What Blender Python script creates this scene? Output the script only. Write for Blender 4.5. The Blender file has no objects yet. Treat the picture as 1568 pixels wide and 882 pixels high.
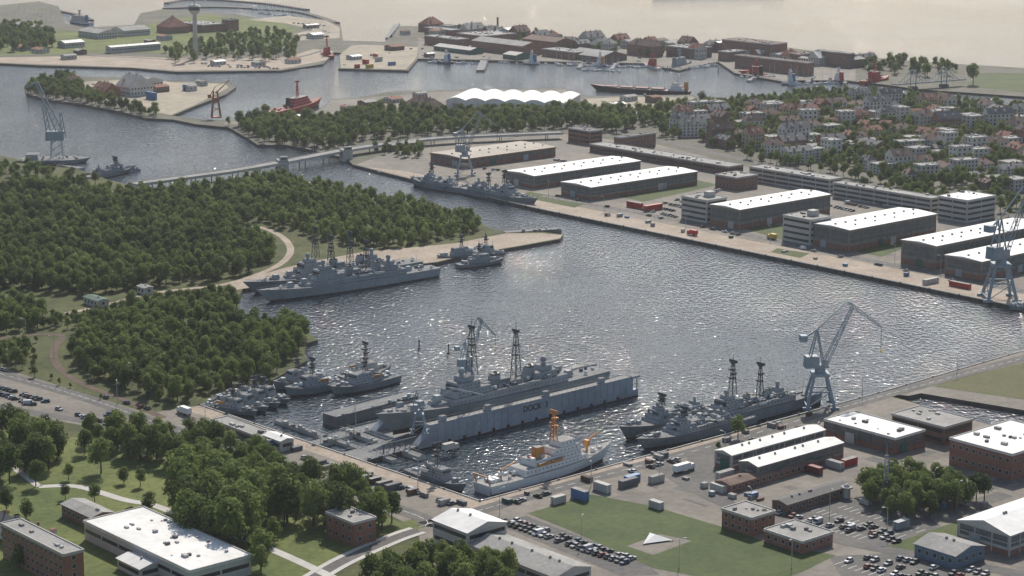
import bpy, math, random
from mathutils import Vector, Matrix
from mathutils.geometry import tessellate_polygon
R=random.Random(7)
# ---------------------------------------------------------------- survey
F=3299.0; TH=math.atan(722/3299.0); CH=266.0
cT,sT=math.cos(TH),math.sin(TH)
def P(u,v,z=2.0):
    """photogrammetric plot: plan position (metres) of a surveyed point at level z"""
    x=(u-784)/F; y=(441-v)/F
    d=Vector((x, cT+y*sT, -sT+y*cT)); t=(z-CH)/d.z
    return Vector((d.x*t,d.y*t,z))
E1=Vector((-0.656,0.755,0)).normalized(); E2=Vector((E1.y,-E1.x,0))
a1=math.atan2(E1.y,E1.x);a2=math.atan2(E2.y,E2.x)
def reach(S,e,u):
    k=(u-784)/F; D=S.y*cT+(CH-S.z)*sT
    return (k*D-S.x)/(e.x-k*e.y*cT)
scene=bpy.context.scene
COL=scene.collection
# ---------------------------------------------------------------- materials
MATS={}
def mat(name,c,rough=0.8,var=0.25,scale=0.15,metal=0,c2=None,fine=None):
    if name in MATS: return MATS[name]
    m=bpy.data.materials.new(name); m.use_nodes=True; nt=m.node_tree; n=nt.nodes; l=nt.links
    b=n['Principled BSDF']; b.inputs['Roughness'].default_value=rough; b.inputs['Metallic'].default_value=metal
    b.inputs['Specular IOR Level'].default_value=0.3
    g=n.new('ShaderNodeNewGeometry')
    n1=n.new('ShaderNodeTexNoise'); n1.inputs['Scale'].default_value=scale; n1.inputs['Detail'].default_value=8; n1.inputs['Roughness'].default_value=.65
    l.new(g.outputs['Position'],n1.inputs['Vector'])
    r=n.new('ShaderNodeValToRGB'); r.color_ramp.elements[0].position=.35; r.color_ramp.elements[1].position=.65
    lo=tuple(x*(1-var) for x in c); hi=tuple(min(1,x*(1+var*.6)) for x in c)
    if c2: hi=c2; lo=c
    r.color_ramp.elements[0].color=(*lo,1); r.color_ramp.elements[1].color=(*hi,1)
    l.new(n1.outputs['Fac'],r.inputs['Fac'])
    out=r.outputs['Color']
    n2=n.new('ShaderNodeTexNoise'); n2.inputs['Scale'].default_value=fine or scale*9; n2.inputs['Detail'].default_value=5
    l.new(g.outputs['Position'],n2.inputs['Vector'])
    mp=n.new('ShaderNodeMapRange'); mp.inputs['From Min'].default_value=.3; mp.inputs['From Max'].default_value=.7
    mp.inputs['To Min'].default_value=1-var*.7; mp.inputs['To Max'].default_value=1+var*.5
    l.new(n2.outputs['Fac'],mp.inputs['Value'])
    mx=n.new('ShaderNodeVectorMath'); mx.operation='SCALE'; l.new(out,mx.inputs[0]); l.new(mp.outputs[0],mx.inputs['Scale'])
    l.new(mx.outputs[0],b.inputs['Base Color'])
    MATS[name]=m; return m
def leafmat(name,a,b_):
    m=bpy.data.materials.new(name); m.use_nodes=True; nt=m.node_tree; n=nt.nodes; l=nt.links
    b=n['Principled BSDF']; b.inputs['Roughness'].default_value=.7; b.inputs['Specular IOR Level'].default_value=.15
    oi=n.new('ShaderNodeObjectInfo'); g=n.new('ShaderNodeNewGeometry')
    nz=n.new('ShaderNodeTexNoise'); nz.inputs['Scale'].default_value=.018; nz.inputs['Detail'].default_value=3; l.new(g.outputs['Position'],nz.inputs['Vector'])
    a0=n.new('ShaderNodeMath'); a0.operation='MULTIPLY_ADD'; l.new(nz.outputs['Fac'],a0.inputs[0]); a0.inputs[1].default_value=1.7; a0.inputs[2].default_value=-.36
    a1=n.new('ShaderNodeMath'); a1.operation='MULTIPLY_ADD'; l.new(oi.outputs['Random'],a1.inputs[0]); a1.inputs[1].default_value=.55
    l.new(a0.outputs[0],a1.inputs[2])
    a2=n.new('ShaderNodeMath'); a2.operation='MULTIPLY_ADD'; l.new(g.outputs['Random Per Island'],a2.inputs[0]); a2.inputs[1].default_value=.35; l.new(a1.outputs[0],a2.inputs[2])
    r=n.new('ShaderNodeValToRGB'); r.color_ramp.elements[0].position=.4; r.color_ramp.elements[1].position=1.0
    r.color_ramp.elements[0].color=(*a,1); r.color_ramp.elements[1].color=(*b_,1)
    l.new(a2.outputs[0],r.inputs['Fac']); l.new(r.outputs[0],b.inputs['Base Color'])
    t=n.new('ShaderNodeBsdfTranslucent'); l.new(r.outputs[0],t.inputs['Color'])
    mx=n.new('ShaderNodeMixShader'); mx.inputs[0].default_value=.48
    l.new(b.outputs[0],mx.inputs[1]); l.new(t.outputs[0],mx.inputs[2]); l.new(mx.outputs[0],n['Material Output'].inputs['Surface'])
    MATS[name]=m; return m
grass=mat('grass',(.075,.105,.024),.9,.4,.02,c2=(.16,.18,.045),fine=.4)
lawn=mat('lawn',(.05,.078,.022),.9,.3,.03,c2=(.09,.112,.035),fine=.4)
dryg=mat('dry_grass',(.13,.12,.055),.9,.3,.03,c2=(.085,.1,.035),fine=.6)
under=mat('undergrowth',(.045,.06,.018),.95,.4,.05,c2=(.11,.115,.04))
conc=mat('yard_concrete',(.155,.14,.118),.85,.28,.03,c2=(.235,.21,.175),fine=.3)
conc2=mat('patched_concrete',(.19,.175,.145),.85,.25,.06,c2=(.25,.22,.18),fine=.5)
tan=mat('quay_paving',(.30,.24,.18),.85,.25,.05,c2=(.40,.33,.26),fine=.4)
asph=mat('asphalt',(.095,.092,.088),.85,.25,.05,c2=(.135,.128,.117),fine=.4)
sand=mat('sand',(.42,.36,.27),.9,.25,.03,c2=(.29,.26,.2),fine=.15)
soil=mat('town_ground',(.09,.095,.06),.9,.3,.02,c2=(.16,.145,.12))
stone=mat('quay_wall',(.11,.095,.08),.85,.3,.2)
rust=mat('rail_ballast',(.12,.085,.06),.9,.25,.2)
paintw=mat('white_paint',(.75,.75,.73),.6,.08,.2)
roofw=mat('white_roof',(.74,.73,.69),.6,.14,.06,fine=.3)
roofg=mat('grey_roof',(.31,.30,.28),.8,.25,.08)
roofd=mat('dark_roof',(.13,.125,.12),.8,.25,.1)
roofr=mat('red_tile_roof',(.27,.12,.08),.85,.3,.15)
roofb=mat('brown_tile_roof',(.18,.12,.095),.85,.3,.15)
roofs=mat('slate_roof',(.14,.14,.145),.7,.3,.15)
brick=mat('brick',(.28,.135,.095),.85,.2,.2)
brickd=mat('dark_brick',(.20,.12,.095),.85,.2,.2)
hallw=mat('hall_cladding',(.25,.23,.20),.8,.15,.2)
plast=mat('plaster',(.6,.57,.52),.85,.12,.1)
plasty=mat('ochre_plaster',(.48,.39,.27),.85,.12,.1)
concw=mat('light_concrete',(.5,.48,.44),.8,.12,.1)
glass=mat('window_glass',(.04,.045,.05),.15,.2,.3)
glasl=mat('shed_glazing',(.13,.145,.15),.3,.3,.3)
green=mat('green_door',(.03,.12,.09),.6,.1,.3)
navy=mat('naval_grey',(.215,.24,.255),.55,.2,.12)
navl=mat('naval_light_grey',(.33,.355,.37),.55,.18,.12)
navd=mat('deck_grey',(.155,.16,.165),.75,.2,.15)
mastm=mat('mast_dark_grey',(.075,.083,.09),.7,.15,.3)
dockm=mat('dock_steel',(.31,.345,.385),.6,.2,.06)
boot=mat('boot_topping',(.05,.035,.035),.6,.2,.2)
redb=mat('red_antifouling',(.22,.05,.035),.6,.2,.2)
black=mat('black_steel',(.02,.02,.022),.5,.2,.3)
cran=mat('crane_paint',(.27,.33,.37),.6,.15,.2)
oran=mat('orange_paint',(.6,.25,.06),.5,.1,.3)
orac=mat('rust_orange_crane',(.42,.15,.07),.6,.2,.3)
redp=mat('red_paint',(.46,.045,.035),.5,.1,.3)
blue=mat('blue_paint',(.09,.2,.38),.5,.1,.3)
yell=mat('yellow_paint',(.6,.42,.06),.5,.1,.3)
bark=mat('bark',(.07,.055,.04),.9,.2,.5)
rubber=mat('rubber',(.02,.02,.02),.8,.1,1)
leafA=leafmat('leaf_mid',(.048,.082,.022),(.185,.235,.065))
leafB=leafmat('leaf_bright',(.10,.145,.035),(.25,.295,.09))
leafC=leafmat('leaf_dark',(.038,.065,.02),(.14,.18,.052))
# ---------------------------------------------------------------- mesh builder
class MB:
    def __init__(s): s.v=[];s.f=[];s.m=[];s.ms=[]
    def mi(s,m):
        if m not in s.ms: s.ms.append(m)
        return s.ms.index(m)
    def face(s,pts,m):
        k=len(s.v); s.v+= [tuple(p) for p in pts]; s.f.append(tuple(range(k,k+len(pts)))); s.m.append(s.mi(m))
    def hexa(s,b,t,m,mt=None):
        k=len(s.v); s.v+=[tuple(p) for p in b]+[tuple(p) for p in t]; n=len(b); a=s.mi(m); c=s.mi(mt or m)
        for i in range(n):
            j=(i+1)%n; s.f.append((k+i,k+j,k+n+j,k+n+i)); s.m.append(a)
        s.f.append(tuple(range(k+n,k+2*n))); s.m.append(c)
        s.f.append(tuple(range(k+n-1,k-1,-1))); s.m.append(a)
    def box(s,x0,x1,y0,y1,z0,z1,m,mt=None,ix=0,iy=0,ix0=None):
        if ix0 is None: ix0=ix
        s.hexa([(x0,y0,z0),(x1,y0,z0),(x1,y1,z0),(x0,y1,z0)],[(x0+ix0,y0+iy,z1),(x1-ix,y0+iy,z1),(x1-ix,y1-iy,z1),(x0+ix0,y1-iy,z1)],m,mt)
    def beam(s,p,q,w,m,w2=None):
        p=Vector(p);q=Vector(q);d=(q-p)
        if d.length<1e-6:return
        d.normalize(); up=Vector((0,0,1)) if abs(d.z)<.9 else Vector((1,0,0))
        a=d.cross(up).normalized(); b=d.cross(a); w2=w2 or w
        h=w/2;g=w2/2
        s.hexa([p+a*h+b*h,p-a*h+b*h,p-a*h-b*h,p+a*h-b*h],[q+a*g+b*g,q-a*g+b*g,q-a*g-b*g,q+a*g-b*g],m)
    def cyl(s,p,q,r1,r2,m,n=10):
        p=Vector(p);q=Vector(q);d=(q-p).normalized(); up=Vector((0,0,1)) if abs(d.z)<.9 else Vector((1,0,0))
        a=d.cross(up).normalized(); b=d.cross(a)
        c=[(math.cos(i*2*math.pi/n),math.sin(i*2*math.pi/n)) for i in range(n)]
        s.hexa([p+(a*x+b*y)*r1 for x,y in c],[q+(a*x+b*y)*r2 for x,y in c],m)
    def dome(s,c,r,m,n=10,k=5,z0=-.4):
        c=Vector(c); rings=[]
        for j in range(k+1):
            ph=z0*math.pi/2+(1-z0)*math.pi/2*j/k
            rings.append([c+Vector((math.cos(i*2*math.pi/n)*math.cos(ph),math.sin(i*2*math.pi/n)*math.cos(ph),math.sin(ph)))*r for i in range(n)])
        for j in range(k):
            for i in range(n): s.face([rings[j][i],rings[j][(i+1)%n],rings[j+1][(i+1)%n],rings[j+1][i]],m)
    def mesh(s,name,o=(0,0,0)):
        me=bpy.data.meshes.new(name); me.from_pydata([(a-o[0],b-o[1],c-o[2]) for a,b,c in s.v],[],s.f)
        for m in s.ms: me.materials.append(m)
        me.polygons.foreach_set('material_index',s.m); me.update(); return me
    def obj(s,name,loc=(0,0,0),rot=0,world=False,parent=None):
        me=s.mesh(name,loc if world else (0,0,0)); o=bpy.data.objects.new(name,me); o.location=loc; o.rotation_euler=(0,0,rot); COL.objects.link(o)
        if parent: o.parent=parent
        return o
def inst(name,me,loc,rot=0,sc=1):
    o=bpy.data.objects.new(name,me); o.location=loc; o.rotation_euler=(0,0,rot)
    o.scale=(sc,sc,sc) if not hasattr(sc,'__len__') else sc
    COL.objects.link(o); return o
def land(name,px,m,z=2.0,skirt=None,zb=-3):
    pts=[P(u,v,z) for u,v in px]; mb=MB()
    area=sum(pts[i].x*pts[(i+1)%len(pts)].y-pts[(i+1)%len(pts)].x*pts[i].y for i in range(len(pts)))
    for t in tessellate_polygon([pts]):
        q=[pts[i] for i in t]
        if (q[1]-q[0]).cross(q[2]-q[0]).z<0: q.reverse()
        mb.face(q,m)
    if skirt:
        n=len(pts)
        for i in range(n):
            a,b=pts[i],pts[(i+1)%n]
            if area<0: a,b=b,a
            mb.face([(a.x,a.y,zb),(b.x,b.y,zb),b,a],skirt)
    return mb.obj(name)
def ribbon(mb,pts,w,m,dz=0):
    n=len(pts); L=[];Rr=[]
    for i,p in enumerate(pts):
        d=(pts[min(n-1,i+1)]-pts[max(0,i-1)]); d.z=0; d.normalize(); s=Vector((-d.y,d.x,0))*w/2
        L.append(p+s+Vector((0,0,dz)));Rr.append(p-s+Vector((0,0,dz)))
    for i in range(n-1): mb.face([Rr[i],Rr[i+1],L[i+1],L[i]],m)
def smooth(px,z=2.0,k=6):
    p=[P(u,v,z) for u,v in px]; o=[]
    for i in range(len(p)-1):
        a=p[max(0,i-1)];b=p[i];c=p[i+1];d=p[min(len(p)-1,i+2)]
        for j in range(k):
            t=j/k; o.append(.5*((2*b)+(c-a)*t+(2*a-5*b+4*c-d)*t*t+(3*b-a-3*c+d)*t**3))
    o.append(p[-1]); return o
def road(name,px,w,m=asph,z=2.06,mark=False,kerb=False):
    pts=smooth(px,z); mb=MB(); ribbon(mb,pts,w,m)
    if kerb:
        for sgn in (-1,1):
            e=[]
            for i,p in enumerate(pts):
                d=(pts[min(len(pts)-1,i+1)]-pts[max(0,i-1)]); d.z=0; d.normalize()
                e.append(p+Vector((-d.y,d.x,0))*sgn*(w/2+1.1)+Vector((0,0,.12)))
            ribbon(mb,e,2.2,concw)
    if mark:
        for i in range(len(pts)-1):
            a,b=pts[i],pts[i+1]; d=(b-a); ln=d.length; k=int(ln/9)+1
            for j in range(k):
                q=a+d*(j/k); r=q+d.normalized()*4
                ribbon(mb,[q,r],.2,paintw,.01)
    return mb.obj(name)
def inpoly(x,y,pg):
    c=False; n=len(pg); j=n-1
    for i in range(n):
        xi,yi=pg[i];xj,yj=pg[j]
        if (yi>y)!=(yj>y) and x<(xj-xi)*(y-yi)/(yj-yi)+xi: c=not c
        j=i
    return c
def fillpts(px,sp,z=2.0,jit=.45):
    pg=[(P(u,v,z).x,P(u,v,z).y) for u,v in px]
    x0=min(p[0] for p in pg);x1=max(p[0] for p in pg);y0=min(p[1] for p in pg);y1=max(p[1] for p in pg)
    o=[];y=y0
    while y<y1:
        x=x0
        while x<x1:
            a=x+R.uniform(-jit,jit)*sp;b=y+R.uniform(-jit,jit)*sp
            if inpoly(a,b,pg): o.append(Vector((a,b,z)))
            x+=sp
        y+=sp
    return o
# ---------------------------------------------------------------- water
mb=MB(); mb.face([(-9000,-500,0),(9000,-500,0),(9000,30000,0),(-9000,30000,0)],black)
w=mb.obj('water')
wm=bpy.data.materials.new('harbour_water'); wm.use_nodes=True; nt=wm.node_tree;n=nt.nodes;l=nt.links;b=n['Principled BSDF']
b.inputs['Base Color'].default_value=(.038,.054,.068,1); b.inputs['IOR'].default_value=1.33
g=n.new('ShaderNodeNewGeometry')
def nz(scale,det,sx=1,sy=1):
    mp=n.new('ShaderNodeMapping'); mp.inputs['Scale'].default_value=(sx,sy,1); l.new(g.outputs['Position'],mp.inputs['Vector'])
    t=n.new('ShaderNodeTexNoise'); t.inputs['Scale'].default_value=scale; t.inputs['Detail'].default_value=det; l.new(mp.outputs[0],t.inputs['Vector']); return t
big=nz(.006,5,1,.6)
b.inputs['Roughness'].default_value=.05
rs=n.new('ShaderNodeMapRange'); rs.inputs['From Min'].default_value=.36; rs.inputs['From Max'].default_value=.62; rs.inputs['To Min'].default_value=.45; rs.inputs['To Max'].default_value=1.0; l.new(big.outputs['Fac'],rs.inputs['Value'])
fine=nz(.42,2.5,1,.75); med=nz(.12,4,.8,1.1)
b1=n.new('ShaderNodeBump'); b1.inputs['Distance'].default_value=1.5; l.new(rs.outputs[0],b1.inputs['Strength']); l.new(fine.outputs['Fac'],b1.inputs['Height'])
b2=n.new('ShaderNodeBump'); b2.inputs['Distance'].default_value=.8; b2.inputs['Strength'].default_value=.4; l.new(med.outputs['Fac'],b2.inputs['Height']); l.new(b1.outputs[0],b2.inputs['Normal'])
l.new(b2.outputs[0],b.inputs['Normal'])
w.data.materials.clear(); w.data.materials.append(wm)
# ---------------------------------------------------------------- land
land('ground',[(-300,232),(0,238),(40,246),(90,252),(130,262),(165,275),(215,287),(260,288),(320,279),(380,270),(430,267),(465,272),(480,284),(520,292),(560,298),(600,300),(640,310),(690,322),(728,336),(748,348),(775,355),(830,355),(862,359),(858,366),(790,378),(720,390),(668,402),(600,408),(440,435),(372,442),(365,455),(368,482),(400,492),(440,497),(470,508),(487,520),(468,526),(466,540),(470,552),(415,583),(400,600),(305,620),(735,768),(1240,632),(1345,602),(1385,612),(1568,668),(1900,760),(1900,1300),(-600,1300)],under,2,stone)
land('quay_ground',[(1345,602),(1568,535),(1900,440),(1900,690),(1568,628),(1410,602),(1392,606)],conc,1.98,stone)
land('arsenal_ground',[(1900,545),(1520,462),(825,320),(640,277),(540,252),(530,242),(470,228),(440,222),(395,222),(380,212),(350,195),(300,190),(265,183),(225,181),(190,172),(130,160),(70,152),(40,143),(38,135),(60,124),(105,117),(150,118),(230,118),(262,124),(345,126),(362,133),(345,145),(300,162),(264,177),(300,182),(335,184),(380,182),(415,180),(480,172),(500,162),(505,152),(545,150),(600,140),(680,138),(865,135),(895,148),(960,146),(1060,145),(1075,150),(1180,155),(1240,140),(1310,138),(1360,146),(1410,150),(1470,158),(1568,168),(1900,195)],soil,2,stone)
land('harbour_mole_ground',[(-300,94),(0,97),(60,100),(200,104),(270,110),(430,108),(495,98),(512,80),(530,82),(518,105),(625,108),(640,90),(740,92),(870,95),(985,97),(1040,108),(1075,98),(1100,95),(1125,112),(1200,125),(1260,118),(1310,125),(1360,130),(1400,136),(1568,148),(1900,170),(1900,120),(1568,104),(1420,95),(1300,85),(1200,72),(1130,62),(1100,72),(1000,72),(960,64),(900,58),(800,50),(700,38),(650,40),(610,40),(590,64),(525,62),(522,40),(500,30),(440,24),(400,28),(350,20),(250,14),(215,20),(205,38),(130,42),(100,36),(90,10),(60,2),(0,8),(-300,8)],soil,2,stone)
def S(name,px,m,z=2.03): return land(name,px,m,z)
yard=[(305,621),(735,767),(1240,633),(1345,603),(1385,613),(1900,761),(1900,1300),(640,1300),(650,880),(640,810),(600,790),(470,735),(250,668),(190,645),(230,632)]
S('yard_pavement',yard,conc)
S('quay_apron',[(305,621),(735,767),(1240,633),(1345,603),(1352,610),(1250,642),(1000,708),(740,784),(690,768),(500,700),(285,628)],tan,2.06)
S('lawn_field',[(808,786),(905,757),(1000,775),(1100,805),(1190,835),(1280,850),(1230,875),(1160,900),(1000,870),(880,815)],lawn,2.07)
S('parking_lot',[(1170,782),(1290,760),(1400,775),(1450,812),(1350,840),(1250,828)],asph,2.05)
S('parking_lot',[(1270,852),(1400,845),(1520,900),(1300,905)],asph,2.05)
S('parking_lot',[(755,800),(805,790),(985,858),(1010,880),(950,882)],asph,2.05)
S('parking_lot',[(1050,690),(1100,680),(1140,740),(1060,745)],asph,2.05)
S('grass_strip',[(1340,842),(1460,800),(1568,765),(1650,770),(1480,832),(1400,856)],lawn,2.055)
S('grass_strip',[(1180,812),(1250,830),(1230,850),(1170,835)],lawn,2.055)
S('grass_strip',[(570,812),(630,795),(655,805),(580,832)],grass,2.055)
S('left_pavement',[(-300,488),(0,562),(120,600),(250,640),(300,668),(200,665),(0,628),(-300,560)],conc,2.04)
S('park_grass',[(-300,640),(100,668),(255,680),(470,740),(600,795),(640,812),(560,860),(480,870),(400,1000),(-300,1000)],grass,2.035)
S('quay_head',[(668,401),(720,389),(790,377),(857,365),(861,360),(830,357),(775,357),(700,372),(640,378),(560,385),(480,400),(436,410),(345,436),(350,446),(372,442),(440,434),(600,407)],tan,2.05)
S('dry_field',[(1445,585),(1568,555),(1900,470),(1900,670),(1568,612),(1430,592)],dryg,2.02)
ayard=[(1900,544),(1520,461),(825,319),(640,276),(545,252),(600,232),(700,212),(860,205),(1010,222),(1140,255),(1430,325),(1900,420)]
S('arsenal_yard',ayard,conc,2.03)
S('arsenal_quay_apron',[(1900,543),(1520,460.5),(825,318.5),(640,275),(560,256),(620,262),(700,278),(830,306),(1200,378),(1520,441),(1900,518)],tan,2.06)
for k,q in enumerate([[(945,300),(1065,275),(1100,283),(985,309)],[(1140,350),(1180,342),(1235,352),(1200,368)],[(1310,385),(1420,352),(1440,358),(1350,393)],[(808,293),(900,310),(880,318),(800,302)],[(1555,415),(1700,380),(1720,390),(1580,425)],[(1190,380),(1240,388),(1225,395),(1180,386)]]): S('grass_strip',q,lawn,2.08)
S('silo_yard',[(505,153),(545,151),(680,140),(865,137),(890,150),(1060,147),(1070,160),(980,175),(880,178),(690,172),(600,165),(500,178),(420,192),(340,190),(350,186),(415,182),(480,173),(500,163)],conc,2.05)
S('sand_field',[(895,152),(960,148),(1060,150),(1075,158),(990,172),(900,178)],sand,2.08)
S('island_yard',[(130,125),(230,120),(262,126),(345,128),(350,134),(300,160),(262,176),(200,165),(130,148)],sand,2.06)
S('mole_yard',[(520,84),(540,68),(640,72),(638,88),(622,106),(522,104)],sand,2.06)
S('mole_quay',[(640,89),(740,91),(985,96),(1040,106),(1100,94),(1125,110),(1200,123),(1310,123),(1310,100),(1100,80),(980,76),(800,66),(640,58)],conc,2.05)
S('north_mole_quay',[(0,96),(200,103),(270,108),(430,106),(500,92),(510,78),(480,75),(440,88),(300,90),(160,85),(0,88)],tan,2.05)
S('marina_pavement',[(380,30),(440,24),(500,32),(520,42),(520,58),(460,62),(450,52),(480,45),(440,36)],sand,2.05)
S('bay_meadow',[(1500,112),(1568,112),(1900,130),(1900,160),(1568,142),(1480,132)],lawn,2.05)
S('mole_meadow',[(0,42),(90,46),(200,52),(215,40),(310,22),(430,32),(455,45),(440,70),(300,85),(200,80),(0,86)],grass,2.04)
# repaired patches in the paving
mb=MB(); k=0
for poly,n_ in ((yard,90),(ayard,60)):
    pts=fillpts(poly,16); R.shuffle(pts)
    pg_=[(P(u,v).x,P(u,v).y) for u,v in poly]; cnt=0
    for p in pts:
        if p.y<700: continue
        if cnt>=n_: break
        a=R.uniform(3,18);b_=R.uniform(2,9)
        if R.random()<.5:a,b_=b_,a
        q=Vector((p.x,p.y,2.032+.0001*k))
        c4=[q,q+E2*a,q+E2*a+E1*b_,q+E1*b_]
        if all(inpoly(x.x,x.y,pg_) for x in c4): mb.face(c4,R.choice([asph,conc2,conc2])); cnt+=1; k+=1
mb.obj('paving_repairs')
# roads
road('road',[(-200,520),(0,572),(140,612),(260,655),(450,722),(640,790),(665,800),(850,748),(1100,680),(1330,612),(1568,548),(1800,490)],8,asph,2.10,True)
road('park_road',[(-200,575),(0,622),(160,650),(260,672)],6,asph,2.10)
road('park_path',[(60,745),(120,745),(190,765),(240,775),(300,800),(400,835),(480,870),(560,910)],4,concw,2.10)
road('park_path',[(0,700),(60,745)],3,concw,2.10)
WP=[(388,346),(412,352),(436,366),(445,384),(432,402),(400,418),(340,436),(240,448),(150,470),(100,480)]
RT=[(-20,520),(60,512),(95,515),(82,535),(88,560),(120,585),(190,612),(250,640)]
road('woodland_path',WP,4.5,tan,2.08)
road('railway_track',RT,4,rust,2.09)
road('lane',[(640,812),(600,826),(520,862),(450,905)],5,asph,2.09,kerb=True)
road('arsenal_road',[(830,300),(1000,330),(1300,392),(1568,446)],7,asph,2.10,True)
road('access_road',[(1000,705),(1060,745),(1160,790),(1300,830),(1568,880)],8,asph,2.09)
road('town_street',[(1010,215),(1140,245),(1300,280),(1568,335)],9,asph,2.07)
road('island_road',[(0,340),(80,310),(150,298),(215,288)],6,asph,2.09)
road('mole_road',[(0,84),(150,86),(300,92),(440,90),(520,72),(640,62),(800,72),(1000,84),(1200,100)],6,asph,2.09)
# ---------------------------------------------------------------- buildings
def wallwin(mb,a,b,z0,z1,floors,w=1.4,h=1.5,gap=3.2,m=glass,off=.06,band=False,fr=None):
    d=Vector((b[0]-a[0],b[1]-a[1],0)); Ln=d.length
    if Ln<2: return
    d.normalize(); nrm=Vector((d.y,-d.x,0))*off; fh=(z1-z0)/floors; a=Vector((a[0],a[1],0))
    for f in range(floors):
        zc=z0+fh*(f+.55)
        k=max(1,int((Ln-1.5)/gap))
        if band: k=max(1,int(Ln/12)); ww=(Ln-1.2)/k-.7
        else: ww=w
        st=(Ln-1.0)/k
        for i in range(k):
            c=a+d*(.5+st*(i+.5))+nrm
            p=c-d*ww/2; q=c+d*ww/2; hh=h/2
            if fr:
                o=nrm*.4; e=.16
                mb.face([p-o-d*e+Vector((0,0,zc-hh-e)),q-o+d*e+Vector((0,0,zc-hh-e)),q-o+d*e+Vector((0,0,zc+hh+e)),p-o-d*e+Vector((0,0,zc+hh+e))],fr)
            mb.face([p+Vector((0,0,zc-hh)),q+Vector((0,0,zc-hh)),q+Vector((0,0,zc+hh)),p+Vector((0,0,zc+hh))],m)
def mass(mb,S0,ex,ey,a,b,h,wall,roof,style='flat',floors=2,win='win',wm_=glass,seed=0,base=None):
    rr=random.Random(seed); z=S0.z; S0=Vector(S0)
    c=[S0,S0+ex*a,S0+ex*a+ey*b,S0+ey*b]; up=Vector((0,0,1))
    mb.hexa(c,[p+up*h for p in c],wall,roof)
    for i in range(4):
        p,q=c[i],c[(i+1)%4]
        if win=='win': wallwin(mb,p,q,z+.3,z+h-.2,floors,1.5,1.5,3.3,wm_,fr=concw)
        elif win=='band': wallwin(mb,p,q,z+.3,z+h-.2,floors,1.3,1.5,3,wm_,band=True)
        elif win=='shed':
            Ln=(q-p).length; d=(q-p).normalized(); nr=Vector((d.y,-d.x,0))
            mb.face([p+nr*.03,q+nr*.03,q+nr*.03+up*h*.26,p+nr*.03+up*h*.26],brick)
            wallwin(mb,p,q,z+h*.22,z+h*1.0,1,3,h*.5,12,wm_,band=True)
            k=int(Ln/6)
            for j in range(k+1):
                x=p+d*(Ln*j/max(1,k)); mb.beam(x+nr*.15+up*.1,x+nr*.15+up*(h-.3),.4,wall)
            mb.beam(p+nr*.12+up*h*.6,q+nr*.12+up*h*.6,.3,wall)
            for _ in range(1 if Ln<40 else 2):
                x=p+d*(Ln*rr.uniform(.25,.75))+nr*.4
                mb.face([x-d*2.5,x+d*2.5,x+d*2.5+up*4.6,x-d*2.5+up*4.6],rr.choice([green,concw,navl]))
    def R4(o,zz): return [c[0]+(-ex-ey)*o+up*zz,c[1]+(ex-ey)*o+up*zz,c[2]+(ex+ey)*o+up*zz,c[3]+(-ex+ey)*o+up*zz]
    if style=='flat':
        lo=R4(.35,h-.35); hi=R4(.35,h+.35); mb.hexa(lo,hi,roof if roof is roofw else concw,roof)
        for i in range(4):
            mb.beam(R4(.15,h+.5)[i],R4(.15,h+.5)[(i+1)%4],.4,concw)
        for _ in range(int(a*b/90)+2):
            x=rr.uniform(.1,.9)*a;y=rr.uniform(.1,.9)*b; s=rr.uniform(.5,1.8); t=s*rr.uniform(.5,2); q=c[0]+ex*x+ey*y+up*(h+.34)
            mb.hexa([q,q+ex*s,q+ex*s+ey*t,q+ey*t],[q+up*s*.6,q+ex*s+up*s*.6,q+ex*s+ey*t+up*s*.6,q+ey*t+up*s*.6],rr.choice([concw,roofd,roofg,navl]))
    elif style=='shed':
        lo=R4(.8,h-.5); hi=R4(.8,h+.5); mb.hexa(lo,hi,wall,roof)
        t=R4(.7,h+.51); 
        if a>=b: r1=(t[0]+t[3])/2+up*.9+ex*.2; r2=(t[1]+t[2])/2+up*.9-ex*.2; mb.face([t[0],t[1],r2,r1],roof); mb.face([t[2],t[3],r1,r2],roof); mb.face([t[3],t[0],r1],roof); mb.face([t[1],t[2],r2],roof)
        else: r1=(t[0]+t[1])/2+up*.9; r2=(t[2]+t[3])/2+up*.9; mb.face([t[1],t[2],r2,r1],roof); mb.face([t[3],t[0],r1,r2],roof); mb.face([t[0],t[1],r1],roof); mb.face([t[2],t[3],r2],roof)
        k=int(max(a,b)/9)
        for j in range(k):
            q=(r1+(r2-r1)*((j+.5)/k)); dd=(r2-r1).normalized()
            mb.beam(q-dd*.6+up*.35,q+dd*.6+up*.35,.9,roofg)
            if j%2: s_=(t[0]-t[3])*.25; mb.beam(q+s_-dd*.5,q+s_+dd*.5,.7,roofg)
    else:
        o=.5; t=R4(o,h); rh=min(a,b)*(.42 if style!='low' else .13)
        ins=(min(a,b)*.45 if style=='hip' else 0)
        if a>=b: r1=(t[0]+t[3])/2+up*rh+ex*ins; r2=(t[1]+t[2])/2+up*rh-ex*ins; fs=[[t[0],t[1],r2,r1],[t[2],t[3],r1,r2]]; gs=[[t[3],t[0],r1],[t[1],t[2],r2]]
        else: r1=(t[0]+t[1])/2+up*rh+ey*ins; r2=(t[2]+t[3])/2+up*rh-ey*ins; fs=[[t[1],t[2],r2,r1],[t[3],t[0],r1,r2]]; gs=[[t[0],t[1],r1],[t[2],t[3],r2]]
        for f in fs: mb.face([p+up*.02 for p in f],roof)
        for f in gs: mb.face([p+up*.02 for p in f],roof if style=='hip' else wall)
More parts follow.
